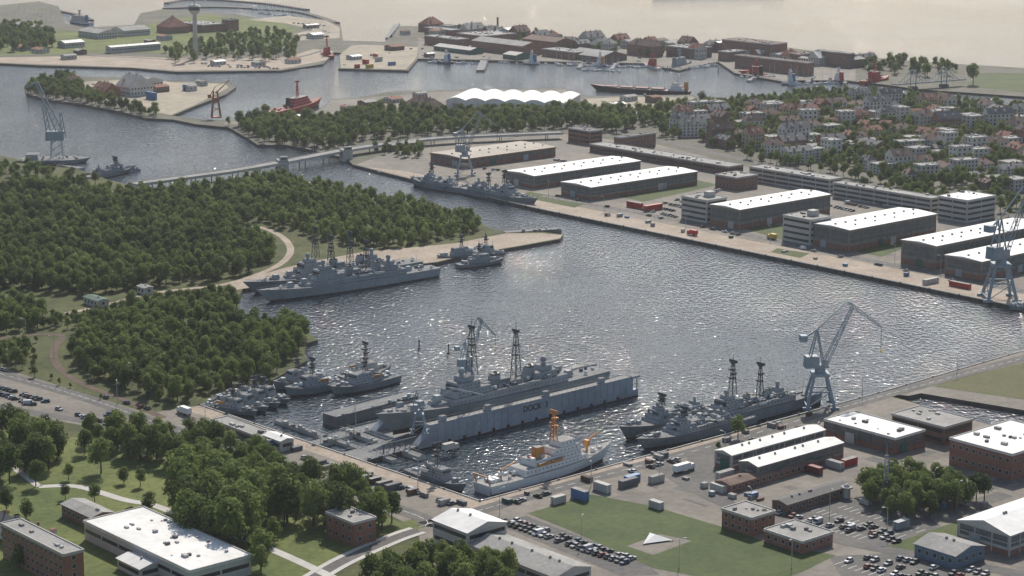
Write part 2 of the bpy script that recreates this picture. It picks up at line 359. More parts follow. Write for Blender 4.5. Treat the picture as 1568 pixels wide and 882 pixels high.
        for j in range(max(1,int(max(a,b)/9))):
            q=r1+(r2-r1)*rr.uniform(.1,.9); mb.beam(q-up*1,q+up*(1.5 if style!='low' else .6),.9,brick if style!='low' else roofg)
            if style!='low':
                for f in fs:
                    mid=(f[0]*.7+f[1]*.3) if rr.random()<.5 else (f[0]*.35+f[1]*.65)
                    q=mid+((f[2]+f[3])/2-(f[0]+f[1])/2)*.38
                    e=(f[1]-f[0]).normalized()*.8; nn=((f[0]+f[1])/2-(f[2]+f[3])/2); nn.z=0; nn.normalize()
                    mb.hexa([q-e+nn*1.1,q+e+nn*1.1,q+e-nn*.8,q-e-nn*.8],[q-e+nn*1.1+up*1.7,q+e+nn*1.1+up*1.7,q+e-nn*.8+up*1.7,q-e-nn*.8+up*1.7],plast,roof)
def bld(name,u,v,uL,uR,h,wall=brick,roof=roofw,style='flat',floors=2,win='win',ang=0,seed=None,z=2.0):
    S0=P(u,v,z); ca,sa=math.cos(math.radians(ang)),math.sin(math.radians(ang))
    ex=Vector((E2.x*ca-E2.y*sa,E2.x*sa+E2.y*ca,0)); ey=Vector((-ex.y,ex.x,0))
    a=abs(reach(S0,ex,uR)); b=abs(reach(S0,ey,uL))
    mb=MB(); mass(mb,S0,ex,ey,a,b,h,wall,roof,style,floors,win,glasl if win=='shed' else glass,seed=int(u+v))
    mb.obj(name,tuple(S0),world=True); return S0,ex,ey,a,b
W='workshop_hall'
for (u,v,l_,r_,h) in [(818,289,775,980,9),(905,307,860,1067,9),(1132,352,1088,1270,13),(1300,386,1243,1432,13.5),(1432,413,1380,1600,14)]:
    bld(W,u,v,l_,r_,h,hallw,roofw,'shed',1,'shed')
bld(W,1502,430,1447,1640,11,hallw,roofw,'shed',1,'shed')
for (u,v,l_,r_,h) in [(1082,342,1043,1112,15),(1240,376,1198,1272,16)]:
    S0,ex,ey,a,b_=bld('office_block',u,v,l_,r_,h,concw,roofg,'flat',4,'band')
    q=S0+ex*a*.5+ey*b_*.3; mb=MB(); mb.hexa([q+Vector((0,0,h+.5)),q+ex*6+Vector((0,0,h+.5)),q+ex*6+ey*5+Vector((0,0,h+.5)),q+ey*5+Vector((0,0,h+.5))],[q+Vector((0,0,h+4)),q+ex*6+Vector((0,0,h+4)),q+ex*6+ey*5+Vector((0,0,h+4)),q+ey*5+Vector((0,0,h+4))],concw); mb.obj('stair_tower')
bld('long_store',1115,268,903,1138,6,brickd,roofg,'flat',1,'band')
bld('brick_building',903,222,870,922,11,brick,roofd,'flat',3,'band')
bld(W,712,258,660,850,7,brick,mat('buff_roof',(.45,.40,.33),.8,.2,.06),'shed',1,'shed')
bld('brick_building',1128,292,1095,1160,9,brick,roofg,'flat',2)
bld('administration_building',1270,297,1147,1290,10,concw,roofg,'flat',3,'band')
bld('administration_building',1425,327,1275,1440,10,concw,roofg,'flat',3,'band')
bld('administration_building',1480,342,1435,1523,15,concw,roofw,'flat',4,'band')
bld('brick_building',950,232,940,1004,11,brick,roofd,'flat',3)
# bottom right
bld(W,1120,722,1095,1262,7,concw,roofw,'low',1,'shed')
bld(W,1160,740,1132,1290,7,hallw,roofw,'low',1,'shed')
bld(W,1370,697,1262,1415,7,brickd,roofw,'flat',1,'shed')
bld(W,1445,683,1365,1488,8,brickd,roofg,'flat',2,'band')
bld('brick_building',1548,737,1453,1640,11,brick,roofw,'flat',2,'win')
bld('brick_house',1150,822,1105,1186,7,brick,roofg,'flat',2)
bld('brick_house',1228,849,1170,1275,4.5,brick,roofg,'flat',1)
bld(W,1545,852,1466,1650,8,concw,roofw,'low',1,'shed')
bld('blue_shed',1462,872,1400,1507,5,mat('blue_cladding',(.14,.2,.26),.7,.15,.2),roofg,'low',1)
bld('wooden_hut',1118,756,1095,1246,3.5,brick,roofb,'low',1)
bld('wooden_hut',1205,788,1182,1302,4,brickd,roofd,'low',1)
bld('brick_house',542,838,500,576,9,brick,roofg,'flat',2)
bld('brick_house',716,852,663,776,9,concw,roofw,'low',2,'band')
bld('grey_hall',850,905,720,905,5,concw,roofg,'low',1,'band')
bld('supermarket',292,905,130,385,7,concw,roofw,'flat',1,'band')
bld('market_annexe',215,888,180,250,4,concw,roofw,'low',1,'band')
bld('apartment_block',100,905,5,130,13,brick,roofg,'flat',4)
bld('gabled_house',22,836,-20,42,7,plast,roofs,'gable',2)
bld('gabled_house',75,850,50,92,6,brick,roofr,'gable',2)
bld('gabled_house',140,812,95,175,5,brickd,roofg,'low',1)
bld('grey_store',412,690,325,437,4,hallw,roofg,'flat',1,'band')
bld('dock_store',430,693,403,450,5,concw,roofw,'low',1,'band')
bld('green_roofed_hut',150,472,128,167,4,concw,mat('green_roof',(.1,.16,.12),.8,.2,.2),'low',1)
bld('hut',222,452,210,235,4,concw,roofg,'low',1)
bld('hut',600,232,585,640,5,brickd,roofg,'low',1)
# far land
FB=[(660,182,612,690,7,brick,roofb,'hip',2),(170,82,162,246,7,concw,roofw,'low',1),(100,74,88,130,6,concw,roofw,'low',1),(310,50,275,345,9,brick,roofg,'flat',2),(350,48,340,366,14,brick,roofd,'flat',3),
(690,62,650,705,12,brick,roofg,'flat',3),(700,74,650,718,10,brick,roofg,'flat',3),(800,86,722,830,11,brick,roofg,'low',2),(880,92,830,905,8,brick,roofg,'flat',2),(720,84,664,740,5,green,concw,'low',1),(920,96,868,960,6,brickd,roofg,'low',1),
(1000,88,960,1015,12,brick,roofb,'hip',3),(1060,90,1020,1090,11,brickd,roofs,'flat',3),(790,92,770,812,5,green,concw,'low',1),
(200,148,178,235,9,plast,roofg,'gable',2),(215,136,190,250,7,plast,roofg,'low',1),(160,150,140,185,6,brick,roofr,'gable',1),(115,136,100,128,8,brick,roofr,'hip',2),
(150,60,120,180,7,plast,roofg,'low',2),(190,56,170,230,7,concw,roofg,'low',1),(260,52,240,290,8,brick,roofr,'hip',2),(60,52,20,80,8,plast,roofg,'low',2),
(1300,104,1248,1308,15,brick,roofg,'flat',4),(1180,92,1105,1205,17,brick,roofb,'flat',4),(740,70,700,790,11,brick,roofg,'flat',3),(850,78,800,880,10,brick,roofb,'low',3)]
for (u,v,l_,r_,h,wl,rf,st,fl) in FB: bld('brick_building' if wl in(brick,brickd) else 'harbour_shed',u,v,l_,r_,h,wl,rf,st,fl)
S0,ex,ey,a,b_=bld('warehouse',1235,116,1125,1246,13,brick,roofb,'flat',3)
for i in range(44):
    t=i/43; u=655+t*660; v=56+ t*46+R.uniform(-8,6)
    bld('harbour_house',u,v,u-R.uniform(6,18),u+R.uniform(10,30),R.uniform(5,12),R.choice([brick,plast,plast,concw,brickd]),R.choice([roofs,roofg,roofb,roofw,roofr,roofg]),R.choice(['flat','gable','low','hip']),R.choice([2,3]))
for (u,v) in [(30,78),(60,82),(100,92),(330,100),(445,98),(395,102),(480,60),(470,44),(540,92),(600,78),(655,88),(940,168),(560,166),(600,158),(640,152),(530,172),(460,186),(240,142),(290,140),(310,132),(280,46),(230,70),(250,62),(120,84),(20,60),(680,50),(620,54),(1000,158),(960,156)]:
    bld('harbour_shed',u,v,u-R.uniform(6,14),u+R.uniform(8,20),R.uniform(3.5,6),R.choice([concw,plast,brickd]),R.choice([roofw,roofg,roofr]),'low',1)
mb=MB(); q=P(762,46); mb.cyl(q,q+Vector((0,0,15)),1.6,1.2,brick,10); mb.cyl(q+Vector((0,0,15)),q+Vector((0,0,16)),1.6,1.6,roofd,10); mb.obj('brick_chimney')
# big white multi-bay hall
mb=MB(); A=P(683,166);B=P(864,172); d=(B-A); Ln=d.length; d.normalize(); nn=Vector((-d.y,d.x,0)); D=70; h=8
k=6
prof=[(i/10,math.sin(i/10*math.pi)) for i in range(11)]
for j in range(k):
    x0=Ln*j/k; wv=Ln/k
    pr=[A+d*(x0+wv*t)+Vector((0,0,h+2.6*s_)) for t,s_ in prof]
    base=[A+d*x0,A+d*(x0+wv)]
    mb.face([base[0],base[1]]+pr[::-1],roofw); mb.face([p+nn*D for p in ([base[1],base[0]]+pr)],roofw)
    for i in range(10): mb.face([pr[i],pr[i+1],pr[i+1]+nn*D,pr[i]+nn*D],roofw)
mb.hexa([A,A+d*.05,A+d*.05+nn*D,A+nn*D],[p+Vector((0,0,h)) for p in (A,A+d*.05,A+d*.05+nn*D,A+nn*D)],roofw)
mb.hexa([B-d*.05,B,B+nn*D,B+nn*D-d*.05],[p+Vector((0,0,h)) for p in (B-d*.05,B,B+nn*D,B+nn*D-d*.05)],concw)
for j in range(0,k,2):
    x=A+d*(Ln*(j+.5)/k)-nn*.1; mb.face([x-d*3,x+d*3,x+d*3+Vector((0,0,5)),x-d*3+Vector((0,0,5))],roofg)
mb.obj('storage_hall')
# town houses
protos=[]
for i,(a,b_,h,wl,rf,st,fl) in enumerate([(15,11,10,plast,roofs,'hip',3),(18,11,11,plasty,roofr,'gable',4),(13,10,8,brick,roofr,'gable',2),(22,11,11,concw,roofg,'flat',4),(16,12,10,plast,roofb,'hip',3),(14,11,13,plast,roofg,'flat',4),(26,12,11,brick,roofs,'gable',4),(15,12,9,concw,roofg,'flat',3),(17,11,10,plast,roofb,'gable',3),(20,11,11,brickd,roofb,'gable',3),(16,10,9,concw,roofs,'hip',3),(12,9,6,plast,roofg,'low',2),(24,10,12,plast,roofs,'gable',4)]):
    mb=MB(); mass(mb,Vector((-a/2,-b_/2,0)),Vector((1,0,0)),Vector((0,1,0)),a,b_,h,wl,rf,st,fl,'win',seed=i); protos.append(mb.mesh('town_house'))
town=[(1000,195),(1050,172),(1200,162),(1360,160),(1568,182),(1750,200),(1750,340),(1568,305),(1430,290),(1290,262),(1150,238),(1010,208)]
pg=[(P(u,v).x,P(u,v).y) for u,v in town]
ctr=P(1300,215); ra=a2-.25; ux=Vector((math.cos(ra),math.sin(ra),0)); uy=Vector((-ux.y,ux.x,0)); treepts=[]
for i in range(-14,15):
    wob=R.uniform(-.12,.12)
    for j in range(-36,37):
        p=ctr+uy*(i*37+R.uniform(-5,5)+wob*j*4)+ux*(j*19+R.uniform(-3,3)+i*5)
        if inpoly(p.x,p.y,pg):
            if R.random()<.74: inst('town_house',R.choice(protos),p,ra+wob+R.choice([0,0,0,math.pi,1.5708])+R.uniform(-.15,.15),(R.uniform(.85,1.1),R.uniform(.9,1.1),R.uniform(.65,1.2)))
            else: treepts+= [p,p+ux*6,p-ux*6]
            if R.random()<.32: inst('town_house',R.choice(protos),p+uy*17+ux*R.uniform(-5,5),ra+R.choice([0,1.5708])+R.uniform(-.3,.3),(.7,.8,R.uniform(.4,.8)))
            else: treepts.append(p+uy*16+ux*R.uniform(-6,6))
            for _ in range(4): treepts.append(p+uy*R.uniform(9,26)+ux*R.uniform(-9,9))
mb=MB(); q=P(300,90); mb.cyl(q,q+Vector((0,0,50)),3,2.2,concw,12); mb.cyl(q+Vector((0,0,50)),q+Vector((0,0,54)),4,6.5,concw,14); mb.cyl(q+Vector((0,0,54)),q+Vector((0,0,58)),6.5,6.5,glass,14); mb.cyl(q+Vector((0,0,58)),q+Vector((0,0,60)),7,5,concw,14); mb.cyl(q+Vector((0,0,60)),q+Vector((0,0,78)),.8,.4,concw,8); mb.obj('control_tower')
# ---------------------------------------------------------------- bridges
def viaduct(name,px,z,w):
    pts=smooth(px,z,5); mb=MB()
    ribbon(mb,pts,w,m=roofg)
    for i in range(len(pts)-1):
        a,b_=pts[i],pts[i+1]; d=(b_-a); d.z=0; d.normalize(); s=Vector((-d.y,d.x,0))
        lo=Vector((0,0,-1.6)); e=Vector((0,0,-.02))
        mb.hexa([a-s*w/2+lo,b_-s*w/2+lo,b_+s*w/2+lo,a+s*w/2+lo],[a-s*w/2+e,b_-s*w/2+e,b_+s*w/2+e,a+s*w/2+e],concw)
        for g_ in (-1,1):
            mb.beam(a+s*g_*w/2+Vector((0,0,1)),b_+s*g_*w/2+Vector((0,0,1)),.12,roofg); mb.beam(a+s*g_*w/2+Vector((0,0,.2)),b_+s*g_*w/2+Vector((0,0,.2)),.4,concw)
        if i%2==0:
            for g_ in(-.3,.3): mb.beam(a+s*g_*w+Vector((0,0,-1.6)),Vector((a.x+s.x*g_*w,a.y+s.y*g_*w,-1)),.8,concw)
    return mb.obj(name)
viaduct('road_bridge',[(205,281),(280,271),(360,260),(445,245),(535,228),(620,216),(700,209),(860,202)],7.5,10)
for (u,v) in [(432,262),(530,246)]:
    mb=MB(); q=P(u,v,0); mb.box(-4,4,-6,6,-2,9,concw,roofg,ix=.3,iy=.3); mb.box(-3,3,-7,-4,9,12,concw,roofg); mb.box(-2.5,2.5,-7.06,-7.02,10,11.2,glass); mb.obj('bridge_tower',tuple(q),.35)
mb=MB(); A=P(1368,130,8);B=P(1475,122,8); d=(B-A);Ln=d.length; d.normalize(); s=Vector((-d.y,d.x,0))
mb.hexa([A-s*4,B-s*4,B+s*4,A+s*4],[p+Vector((0,0,1)) for p in (A-s*4,B-s*4,B+s*4,A+s*4)],cran,asph)
for g_ in (-4,4):
    for c in (.28,.72):
        T=A+d*Ln*c+s*g_; mb.beam(T-Vector((0,0,8)),T+Vector((0,0,13)),.8,cran)
        for sg in (-1,1):
            for t in range(5):
                x0=T+d*sg*Ln*.22*t/5; x1=T+d*sg*Ln*.22*(t+1)/5
                z0=13*(1-t/5)**1.5;z1=13*(1-(t+1)/5)**1.5
                mb.beam(x0+Vector((0,0,z0)),x1+Vector((0,0,z1+.5)),.5,cran); mb.beam(x1+Vector((0,0,z1+.5)),x1+Vector((0,0,.5)),.25,cran)
for c in(.28,.72):
    T=A+d*Ln*c; mb.beam(T-s*4+Vector((0,0,13)),T+s*4+Vector((0,0,13)),.7,cran); mb.box(T.x-4,T.x+4,T.y-5,T.y+5,-1,5,stone)
mb.obj('swing_bridge')
# ---------------------------------------------------------------- ships
def hull(mb,L,B,fr,mh,md,mbt,rake=.07,full=1.5,sheer=.5,stern=.78):
    N=26; rows=[]
    for i in range(N+1):
        s=i/N
        aft=stern+(1-stern)*min(1,s/.3)**.7
        tt=max(0,(s-.55)/.45)
        wd=B/2*aft*(1-tt**2.4)+.08; ww=B/2*aft*(.96)*(1-tt**full)+.03
        zd=fr*(1+sheer*max(0,(s-.45)/.55)**2)
        xd=-L/2+s*L; xw=-L/2+L*.01+s*L*(.99-rake)
        rows.append([(xw,ww*.85,-1.5),(xw,ww,.1),(xw+(xd-xw)*.12,ww+(wd-ww)*.12,.7),(xd,wd,zd)])
    mm=[mbt,mbt,mh]
    for i in range(N):
        for k in range(3):
            a,b_=rows[i],rows[i+1]
            mb.face([(a[k][0],-a[k][1],a[k][2]),(b_[k][0],-b_[k][1],b_[k][2]),(b_[k+1][0],-b_[k+1][1],b_[k+1][2]),(a[k+1][0],-a[k+1][1],a[k+1][2])],mm[k])
            mb.face([b_[k],a[k],a[k+1],b_[k+1]],mm[k])
        a,b_=rows[i][3],rows[i+1][3]
        mb.face([(a[0],-a[1],a[2]),(b_[0],-b_[1],b_[2]),b_,a],md)
        for g_ in(-1,1):
            mb.beam((a[0],g_*a[1],a[2]+1.0),(b_[0],g_*b_[1],b_[2]+1.0),.07,mh); mb.beam((a[0],g_*a[1],a[2]),(a[0],g_*a[1],a[2]+1.0),.07,mh)
    a=rows[0]; mb.face([(a[0][0],a[0][1],-1.5),(a[0][0],-a[0][1],-1.5),(a[3][0],-a[3][1],a[3][2]),(a[3][0],a[3][1],a[3][2])],mh)
def lattice(mb,x,z,h,w,m,yards=3,dish=True,t=.24,rr=R):
    tw=w*.3
    for i in range(5):
        z0=z+h*i/5;z1=z+h*(i+1)/5; a=w+(tw-w)*i/5; c=w+(tw-w)*(i+1)/5
        cs=[(-1,-1),(1,-1),(1,1),(-1,1)]
        for k in range(4):
            p,q=cs[k],cs[(k+1)%4]
            mb.beam((x+p[0]*a/2,p[1]*a/2,z0),(x+p[0]*c/2,p[1]*c/2,z1),t,m)
            mb.beam((x+p[0]*a/2,p[1]*a/2,z0),(x+q[0]*c/2,q[1]*c/2,z1),t*.5,m)
            mb.beam((x+p[0]*c/2,p[1]*c/2,z1),(x+q[0]*c/2,q[1]*c/2,z1),t*.6,m)
    for i in range(yards):
        zz=z+h*(.5+.42*i/max(1,yards)); yl=w*(1.3-.3*i)
        mb.beam((x,-yl,zz),(x,yl,zz),t*.7,m); mb.box(x-.8,x+.8,-.8,.8,zz-.4,zz+.5,m); sg=-1 if i%2 else 1; mb.box(x+sg*.9,x+sg*1.8,-1.1,.9,zz-.1,zz+.5,m)
    mb.cyl((x,0,z+h),(x,0,z+h*1.25),.16,.08,m,6)
    if dish:
        mb.box(x-.4,x+.3,-2.4,2.4,z+h,z+h+1.2,m,ix=.2); mb.box(x-1,x+1,-1,1,z+h-.5,z+h,m)
def turret(mb,x,z,s,dirn,m,y=0):
    mb.cyl((x,y,z),(x,y,z+.6*s),1.9*s,1.8*s,m,10)
    mb.box(x-2*s,x+2*s,y-1.6*s,y+1.6*s,z+.6*s,z+2.8*s,m,ix=.7*s,iy=.4*s)
    mb.cyl((x+dirn*1.4*s,y,z+1.8*s),(x+dirn*6.5*s,y,z+2.5*s),.2*s,.13*s,m,6)
def tier(mb,x0,x1,w,z,h,m,md,win=True,ix=.4):
    mb.box(x0,x1,-w/2,w/2,z,z+h,m,md,ix=ix,iy=.15)
    if win:
        n_=int((x1-x0)/2.2)
        for j in range(n_):
            xx=x0+1+j*2.2
            for g_ in(-1,1):
                y=g_*(w/2-.02)
                mb.box(xx,xx+.5,min(y,y+g_*.03),max(y,y+g_*.03),z+h*.45,z+h*.45+.5,glass)
def clutter(mb,x0,x1,w,z,n_,rr,ms):
    for _ in range(n_):
        x=rr.uniform(x0,x1);y=rr.uniform(-w/2,w/2);a=rr.uniform(.4,1.4);b_=rr.uniform(.4,1.1);c=rr.uniform(.4,1.8); k=rr.random()
        if k<.6: mb.box(x-a,x+a,y-b_,y+b_,z,z+c,rr.choice(ms),ix=.1,iy=.1)
        elif k<.8: mb.cyl((x,y-b_,z+.6),(x,y+b_,z+.6),.45,.45,rr.choice([paintw,navl]),8)
        elif k<.93: mb.cyl((x,y,z),(x,y,z+rr.uniform(2,5)),.12,.06,rr.choice(ms),5)
        else: mb.dome((x,y,z+1),1.0,paintw,8,4)
def boat(mb,x,y,z,L,m):
    mb.hexa([(x-L/2,y-.5,z),(x+L/2-1,y-.4,z),(x+L/2-1,y+.4,z),(x-L/2,y+.5,z)],[(x-L/2,y-.95,z+1.1),(x+L/2,y-.3,z+1.3),(x+L/2,y+.3,z+1.3),(x-L/2,y+.95,z+1.1)],m,navd)
def place(mb,name,bow,stern,z=0.0):
    A=P(bow[0],bow[1],z);B=P(stern[0],stern[1],z); c=(A+B)/2; d=A-B
    return mb.obj(name,(c.x,c.y,z),math.atan2(d.y,d.x))
def slen(bow,stern,z=0): return (P(*bow,z)-P(*stern,z)).length
def frigate(name,bow,stern,B,fr,seed=0,mh=17,z=0,two=True,hm=navy,um=navl,bt=boot,guns=2,L=None):
    rr=random.Random(seed); L=L or slen(bow,stern,z); mb=MB(); X=lambda s:-L/2+s*L
    hull(mb,L,B,fr,hm,navd,bt)
    k=L/130.; k=max(.55,k); t=2.6*k+.3
    tier(mb,X(.20),X(.72),B*.82,fr-.1,t+.4,um,navd)
    z1=fr+t+.3
    tier(mb,X(.54),X(.70),B*.68,z1,t,um,navd); tier(mb,X(.585),X(.68),B*.6,z1+t,t,um,navd)
    mb.box(X(.672),X(.684),-B*.26,B*.26,z1+t+.9*k,z1+t+1.8*k,glass); 
    tier(mb,X(.605),X(.655),B*.42,z1+2*t,t*.7,um,navd,False)
    tier(mb,X(.24),X(.34),B*.6,z1,t,um,navd); tier(mb,X(.39),X(.5),B*.45,z1,t*.6,um,navd)
    tier(mb,X(.255),X(.30),B*.4,z1+t,t*.7,um,navd,False); tier(mb,X(.44),X(.56),B*.34,z1,t*1.1,navy,navd,False)
    lattice(mb,X(.595),z1+2.6*t,mh*k*.85,3.8*k,mastm)
    if two: lattice(mb,X(.40),z1+t*.6,mh*.85*k,3.4*k,mastm,2)
    for s in ([.5,.345] if two else [.45]):
        x=X(s); kk=k*.82
        mb.box(x-3.4*kk,x+3*kk,-2.2*kk,2.2*kk,z1+.2,z1+6.2*kk,um,black,ix=.9*kk,iy=.5*kk,ix0=.2); mb.box(x-3*kk,x+1.8*kk,-1.6*kk,1.6*kk,z1+6.1*kk,z1+7*kk,mastm,black,ix=.5,iy=.2,ix0=-.3)
        for y in(-.7,.7): mb.cyl((x-kk,y*kk,z1+7*kk),(x-1.4*kk,y*kk,z1+7.8*kk),.5*kk,.45*kk,black,7)
    mb.cyl((X(.275),0,z1+t*1.7),(X(.275),0,z1+t*1.7+1.6*k),1.3*k,1.0*k,um,10); mb.dome((X(.275),0,z1+t*1.7+2.4*k),1.5*k,um)
    mb.cyl((X(.64),0,z1+2.7*t),(X(.64),0,z1+2.7*t+1.5*k),1*k,1*k,um,8); mb.dome((X(.64),0,z1+2.7*t+2.3*k),1.5*k,um)
    turret(mb,X(.82),fr*1.22,k*1.1,1,um)
    if guns>1: turret(mb,X(.745),fr+t*.8,k,1,um); mb.box(X(.72),X(.76),-B*.25,B*.25,fr,fr+t*.8,um,navd)
    turret(mb,X(.16),fr,k,-1,um)
    for s in (.45,.36):
        for g_ in(-1,1): boat(mb,X(s),g_*B*.43,fr+t*.9,7*k,rr.choice([paintw,um,um,navy]))
    clutter(mb,X(.22),X(.70),B*.75,z1,int(90*k),rr,[um,navy,navd,mastm]); clutter(mb,X(.56),X(.69),B*.5,z1+t,int(18*k),rr,[um,navy,mastm])
    clutter(mb,X(.02),X(.19),B*.6,fr,int(10*k),rr,[um,navy,navd]); clutter(mb,X(.84),X(.95),B*.25,fr*1.3,7,rr,[um,navd])
    mb.cyl((X(.01),0,fr),(X(.01),0,fr+4),.08,.06,um,5)
    for s in(.9,.12): mb.beam((X(s),0,fr*1.2),(X(.595),0,z1+2.6*t+mh*k*.8),.05,navd)
    return place(mb,name,bow,stern,z)
def patrol(name,bow,stern,B,fr,seed=0,hm=navy,um=navl,mh=9,sup=None):
    rr=random.Random(seed); L=slen(bow,stern); mb=MB(); X=lambda s:-L/2+s*L; sh=rr.uniform(-.06,.05)
    hull(mb,L,B,fr,hm,navd,boot)
    tier(mb,X(.28+sh),X(.68),B*.66,fr,2.4,um,navd); tier(mb,X(.46+sh),X(.66),B*.55,fr+2.4,2.3,um,navd)
    mb.box(X(.655),X(.672),-B*.22,B*.22,fr+3.3,fr+4.1,glass); lattice(mb,X(.5+sh),fr+4.7,mh*.75,1.7,mastm,2,rr.random()<.5,.15)
    mb.box(X(.33),X(.42),-1.4,1.4,fr+2.4,fr+5,um,black,ix=.4,iy=.3)
    turret(mb,X(.8),fr*1.15,.65,1,um); turret(mb,X(.2),fr,.55,-1,um)
    for g_ in(-1,1): boat(mb,X(.37),g_*B*.36,fr+2,5,rr.choice([paintw,oran,um,um]))
    clutter(mb,X(.06),X(.27),B*.6,fr,16,rr,[um,navd,paintw]); clutter(mb,X(.3),X(.64),B*.55,fr+2.4,12,rr,[um,navd]); clutter(mb,X(.72),X(.9),B*.3,fr*1.2,5,rr,[um,navd])
    return place(mb,name,bow,stern)
frigate('destroyer',(393,465),(667,421),14,5.2,1,20,hm=navl)
frigate('destroyer',(372,452),(640,411),14,5.2,2,22)
patrol('patrol_boat',(772,403),(700,411),8,2.6,3); patrol('patrol_boat',(668,400),(740,393),8,2.6,4); patrol('patrol_boat',(775,396),(712,388),7,2.5,5)
frigate('frigate',(824,318),(700,293),13,4.6,6,15); frigate('frigate',(628,283),(712,296),12,4.4,7,14,two=False)
patrol('minehunter',(505,608),(606,583),11,3.6,8,um=navl,mh=12); patrol('supply_tender',(436,609),(520,592),11,3.6,9,mh=10); patrol('supply_tender',(600,573),(520,588),11,3.8,10,um=concw,mh=12); patrol('minehunter',(418,600),(492,583),10,3.6,11)
for k,(b0,b1) in enumerate([((315,624),(395,640)),((330,615),(412,634)),((345,607),(430,628)),((360,603),(445,622))]): patrol('minesweeper',b1,b0,7.5,2.4,20+k,mh=7)
patrol('minehunter',(714,757),(628,727),8.5,3,30,mh=12)
patrol('patrol_boat',(1640,478),(1545,474),9,3,31)
frigate('frigate',(948,676),(1105,634),12,4.6,40,10,two=False,guns=1); frigate('frigate',(974,692),(1150,646),12,4.0,41,7,two=False,guns=1); frigate('destroyer',(1030,672),(1246,614),13,5.2,42,24)
def dockbuild():
    S0=P(640,690,0); T=P(977,606,0); d=T-S0; L=d.length; d.normalize(); rot=math.atan2(d.y,d.x); W_=33; Hh=10
    mb=MB()
    mb.box(0,L,0,W_,-2,2.2,dockm,navd)
    for y0,y1 in ((0,3.8),(W_-3.8,W_)):
        mb.box(7,L-4,y0,y1,2.2,Hh,dockm,roofg)
        mb.hexa([(0,y0,2.2),(7,y0,2.2),(7,y1,2.2),(0,y1,2.2)],[(5,y0,5.8),(7,y0,Hh),(7,y1,Hh),(5,y1,5.8)],dockm)
        mb.box(L-4,L,y0,y1,2.2,3.4,dockm); 
        mb.box(L-5,L+.6,y0-.5,y1+.5,Hh-1,Hh,dockm,navd)
        for xx in (L-.5,L-3.4): mb.beam((xx,y0+.4,3),(xx,y0+.4,Hh-1),.4,dockm); mb.beam((xx,y1-.4,3),(xx,y1-.4,Hh-1),.4,dockm)
        k=int(L/3)
        for i in range(k):
            x0=7+i*(L-11)/k;x1=7+(i+1)*(L-11)/k
            for y in(y0+.1,y1-.1): mb.beam((x0,y,Hh+1.1),(x1,y,Hh+1.1),.08,navl); mb.beam((x0,y,Hh),(x0,y,Hh+1.1),.08,navl)
        for xx in (14,40,75,110): mb.box(xx,xx+3,y0+.8,y1-.8,Hh,Hh+2.3,dockm,navd); 
    for i in range(30):
        xx=7+i*(L-11)/30
        if not 56<xx<80: mb.beam((xx,-.06,.8),(xx,-.06,Hh-.2),.14,dockm)
    mb.box(0,L,-.25,0,-.5,.5,boot); 
    for g_ in range(14): mb.cyl((9+g_*(L-14)/14,-.5,1.2),(9+g_*(L-14)/14,-.1,1.2),.7,.7,rubber,8)
    for i in range(20): mb.box(12+i*(L-24)/20,14+i*(L-24)/20,W_/2-2,W_/2+2,2.2,4.3,bark)
    for xx in range(-18,0,6):
        mb.beam((xx,1,6),(xx+6,1,6),.4,navd); mb.beam((xx,1,0),(xx+6,1,6),.3,navd); mb.beam((xx,1,-1),(xx,1,6),.5,navd)
    o=mb.obj('floating_dock',tuple(S0),rot)
    tc=bpy.data.curves.new('dock_lettering','FONT'); tc.body='DOCK  3'; tc.size=3.8; tc.extrude=.03; tc.offset=.05; t=bpy.data.objects.new('dock_lettering',tc); tc.materials.append(black); COL.objects.link(t); t.parent=o; t.location=(61,-.1,5.6); t.rotation_euler=(math.radians(90),0,0)
    return S0,d,L,rot
S0,d,L,rot=dockbuild(); nn=Vector((-d.y,d.x,0))
c=S0+nn*16.5; A=c+d*(-10); B=c+d*(L-8)
o=frigate('docked_frigate',(0,0),(1,1),15,6.5,50,24,L=(B-A).length)
m_=(A+B)/2; o.location=(m_.x,m_.y,5.0); o.rotation_euler=(0,0,rot+math.pi)
def pontoon(name,a,b,w,h,rails=True,m=dockm):
    A=P(*a,0);B=P(*b,0);d=(B-A);L=d.length;mb=MB(); mb.box(0,L,0,w,-1,h,m,navd)
    if rails:
        k=int(L/5)
        for i in range(k): 
            x0=i*L/k
            for y in(.2,w-.2): mb.beam((x0,y,h+1.1),(x0+L/k,y,h+1.1),.1,navl); mb.beam((x0,y,h),(x0,y,h+1.1),.1,navl)
    clutter(mb,2,L-2,0.1,h,int(L/5),R,[navl,navd,concw])
    mb.obj(name,tuple(A),math.atan2(d.y,d.x))
pontoon('pontoon',(515,655),(640,622),9,5,m=navd); pontoon('pontoon',(505,680),(600,655),8,1.5); pontoon('jetty',(420,648),(600,710),3,1.5,m=concw)
pontoon('jetty',(520,662),(640,706),4,1.8,m=concw); pontoon('jetty',(560,712),(640,690),16,1.9,m=stone); pontoon('jetty',(470,692),(540,672),6,1.9,m=concw)
pontoon('moored_barge',(130,274),(215,262),10,2); pontoon('moored_barge',(20,252),(120,262),8,2)
pontoon('jetty',(742,110),(750,90),9,2,False,sand); pontoon('jetty',(600,60),(612,40),8,2,False,sand); pontoon('jetty',(480,284),(510,292),5,1.5)
pontoon('jetty',(890,106),(900,95),5,2,False,concw); pontoon('jetty',(940,108),(950,96),5,2,False,concw); pontoon('jetty',(1150,126),(1165,118),5,2,False,concw); pontoon('jetty',(1240,128),(1250,120),5,2,False,concw)
pontoon('floating_pier',(775,362),(860,356),6,2.4,False,conc)
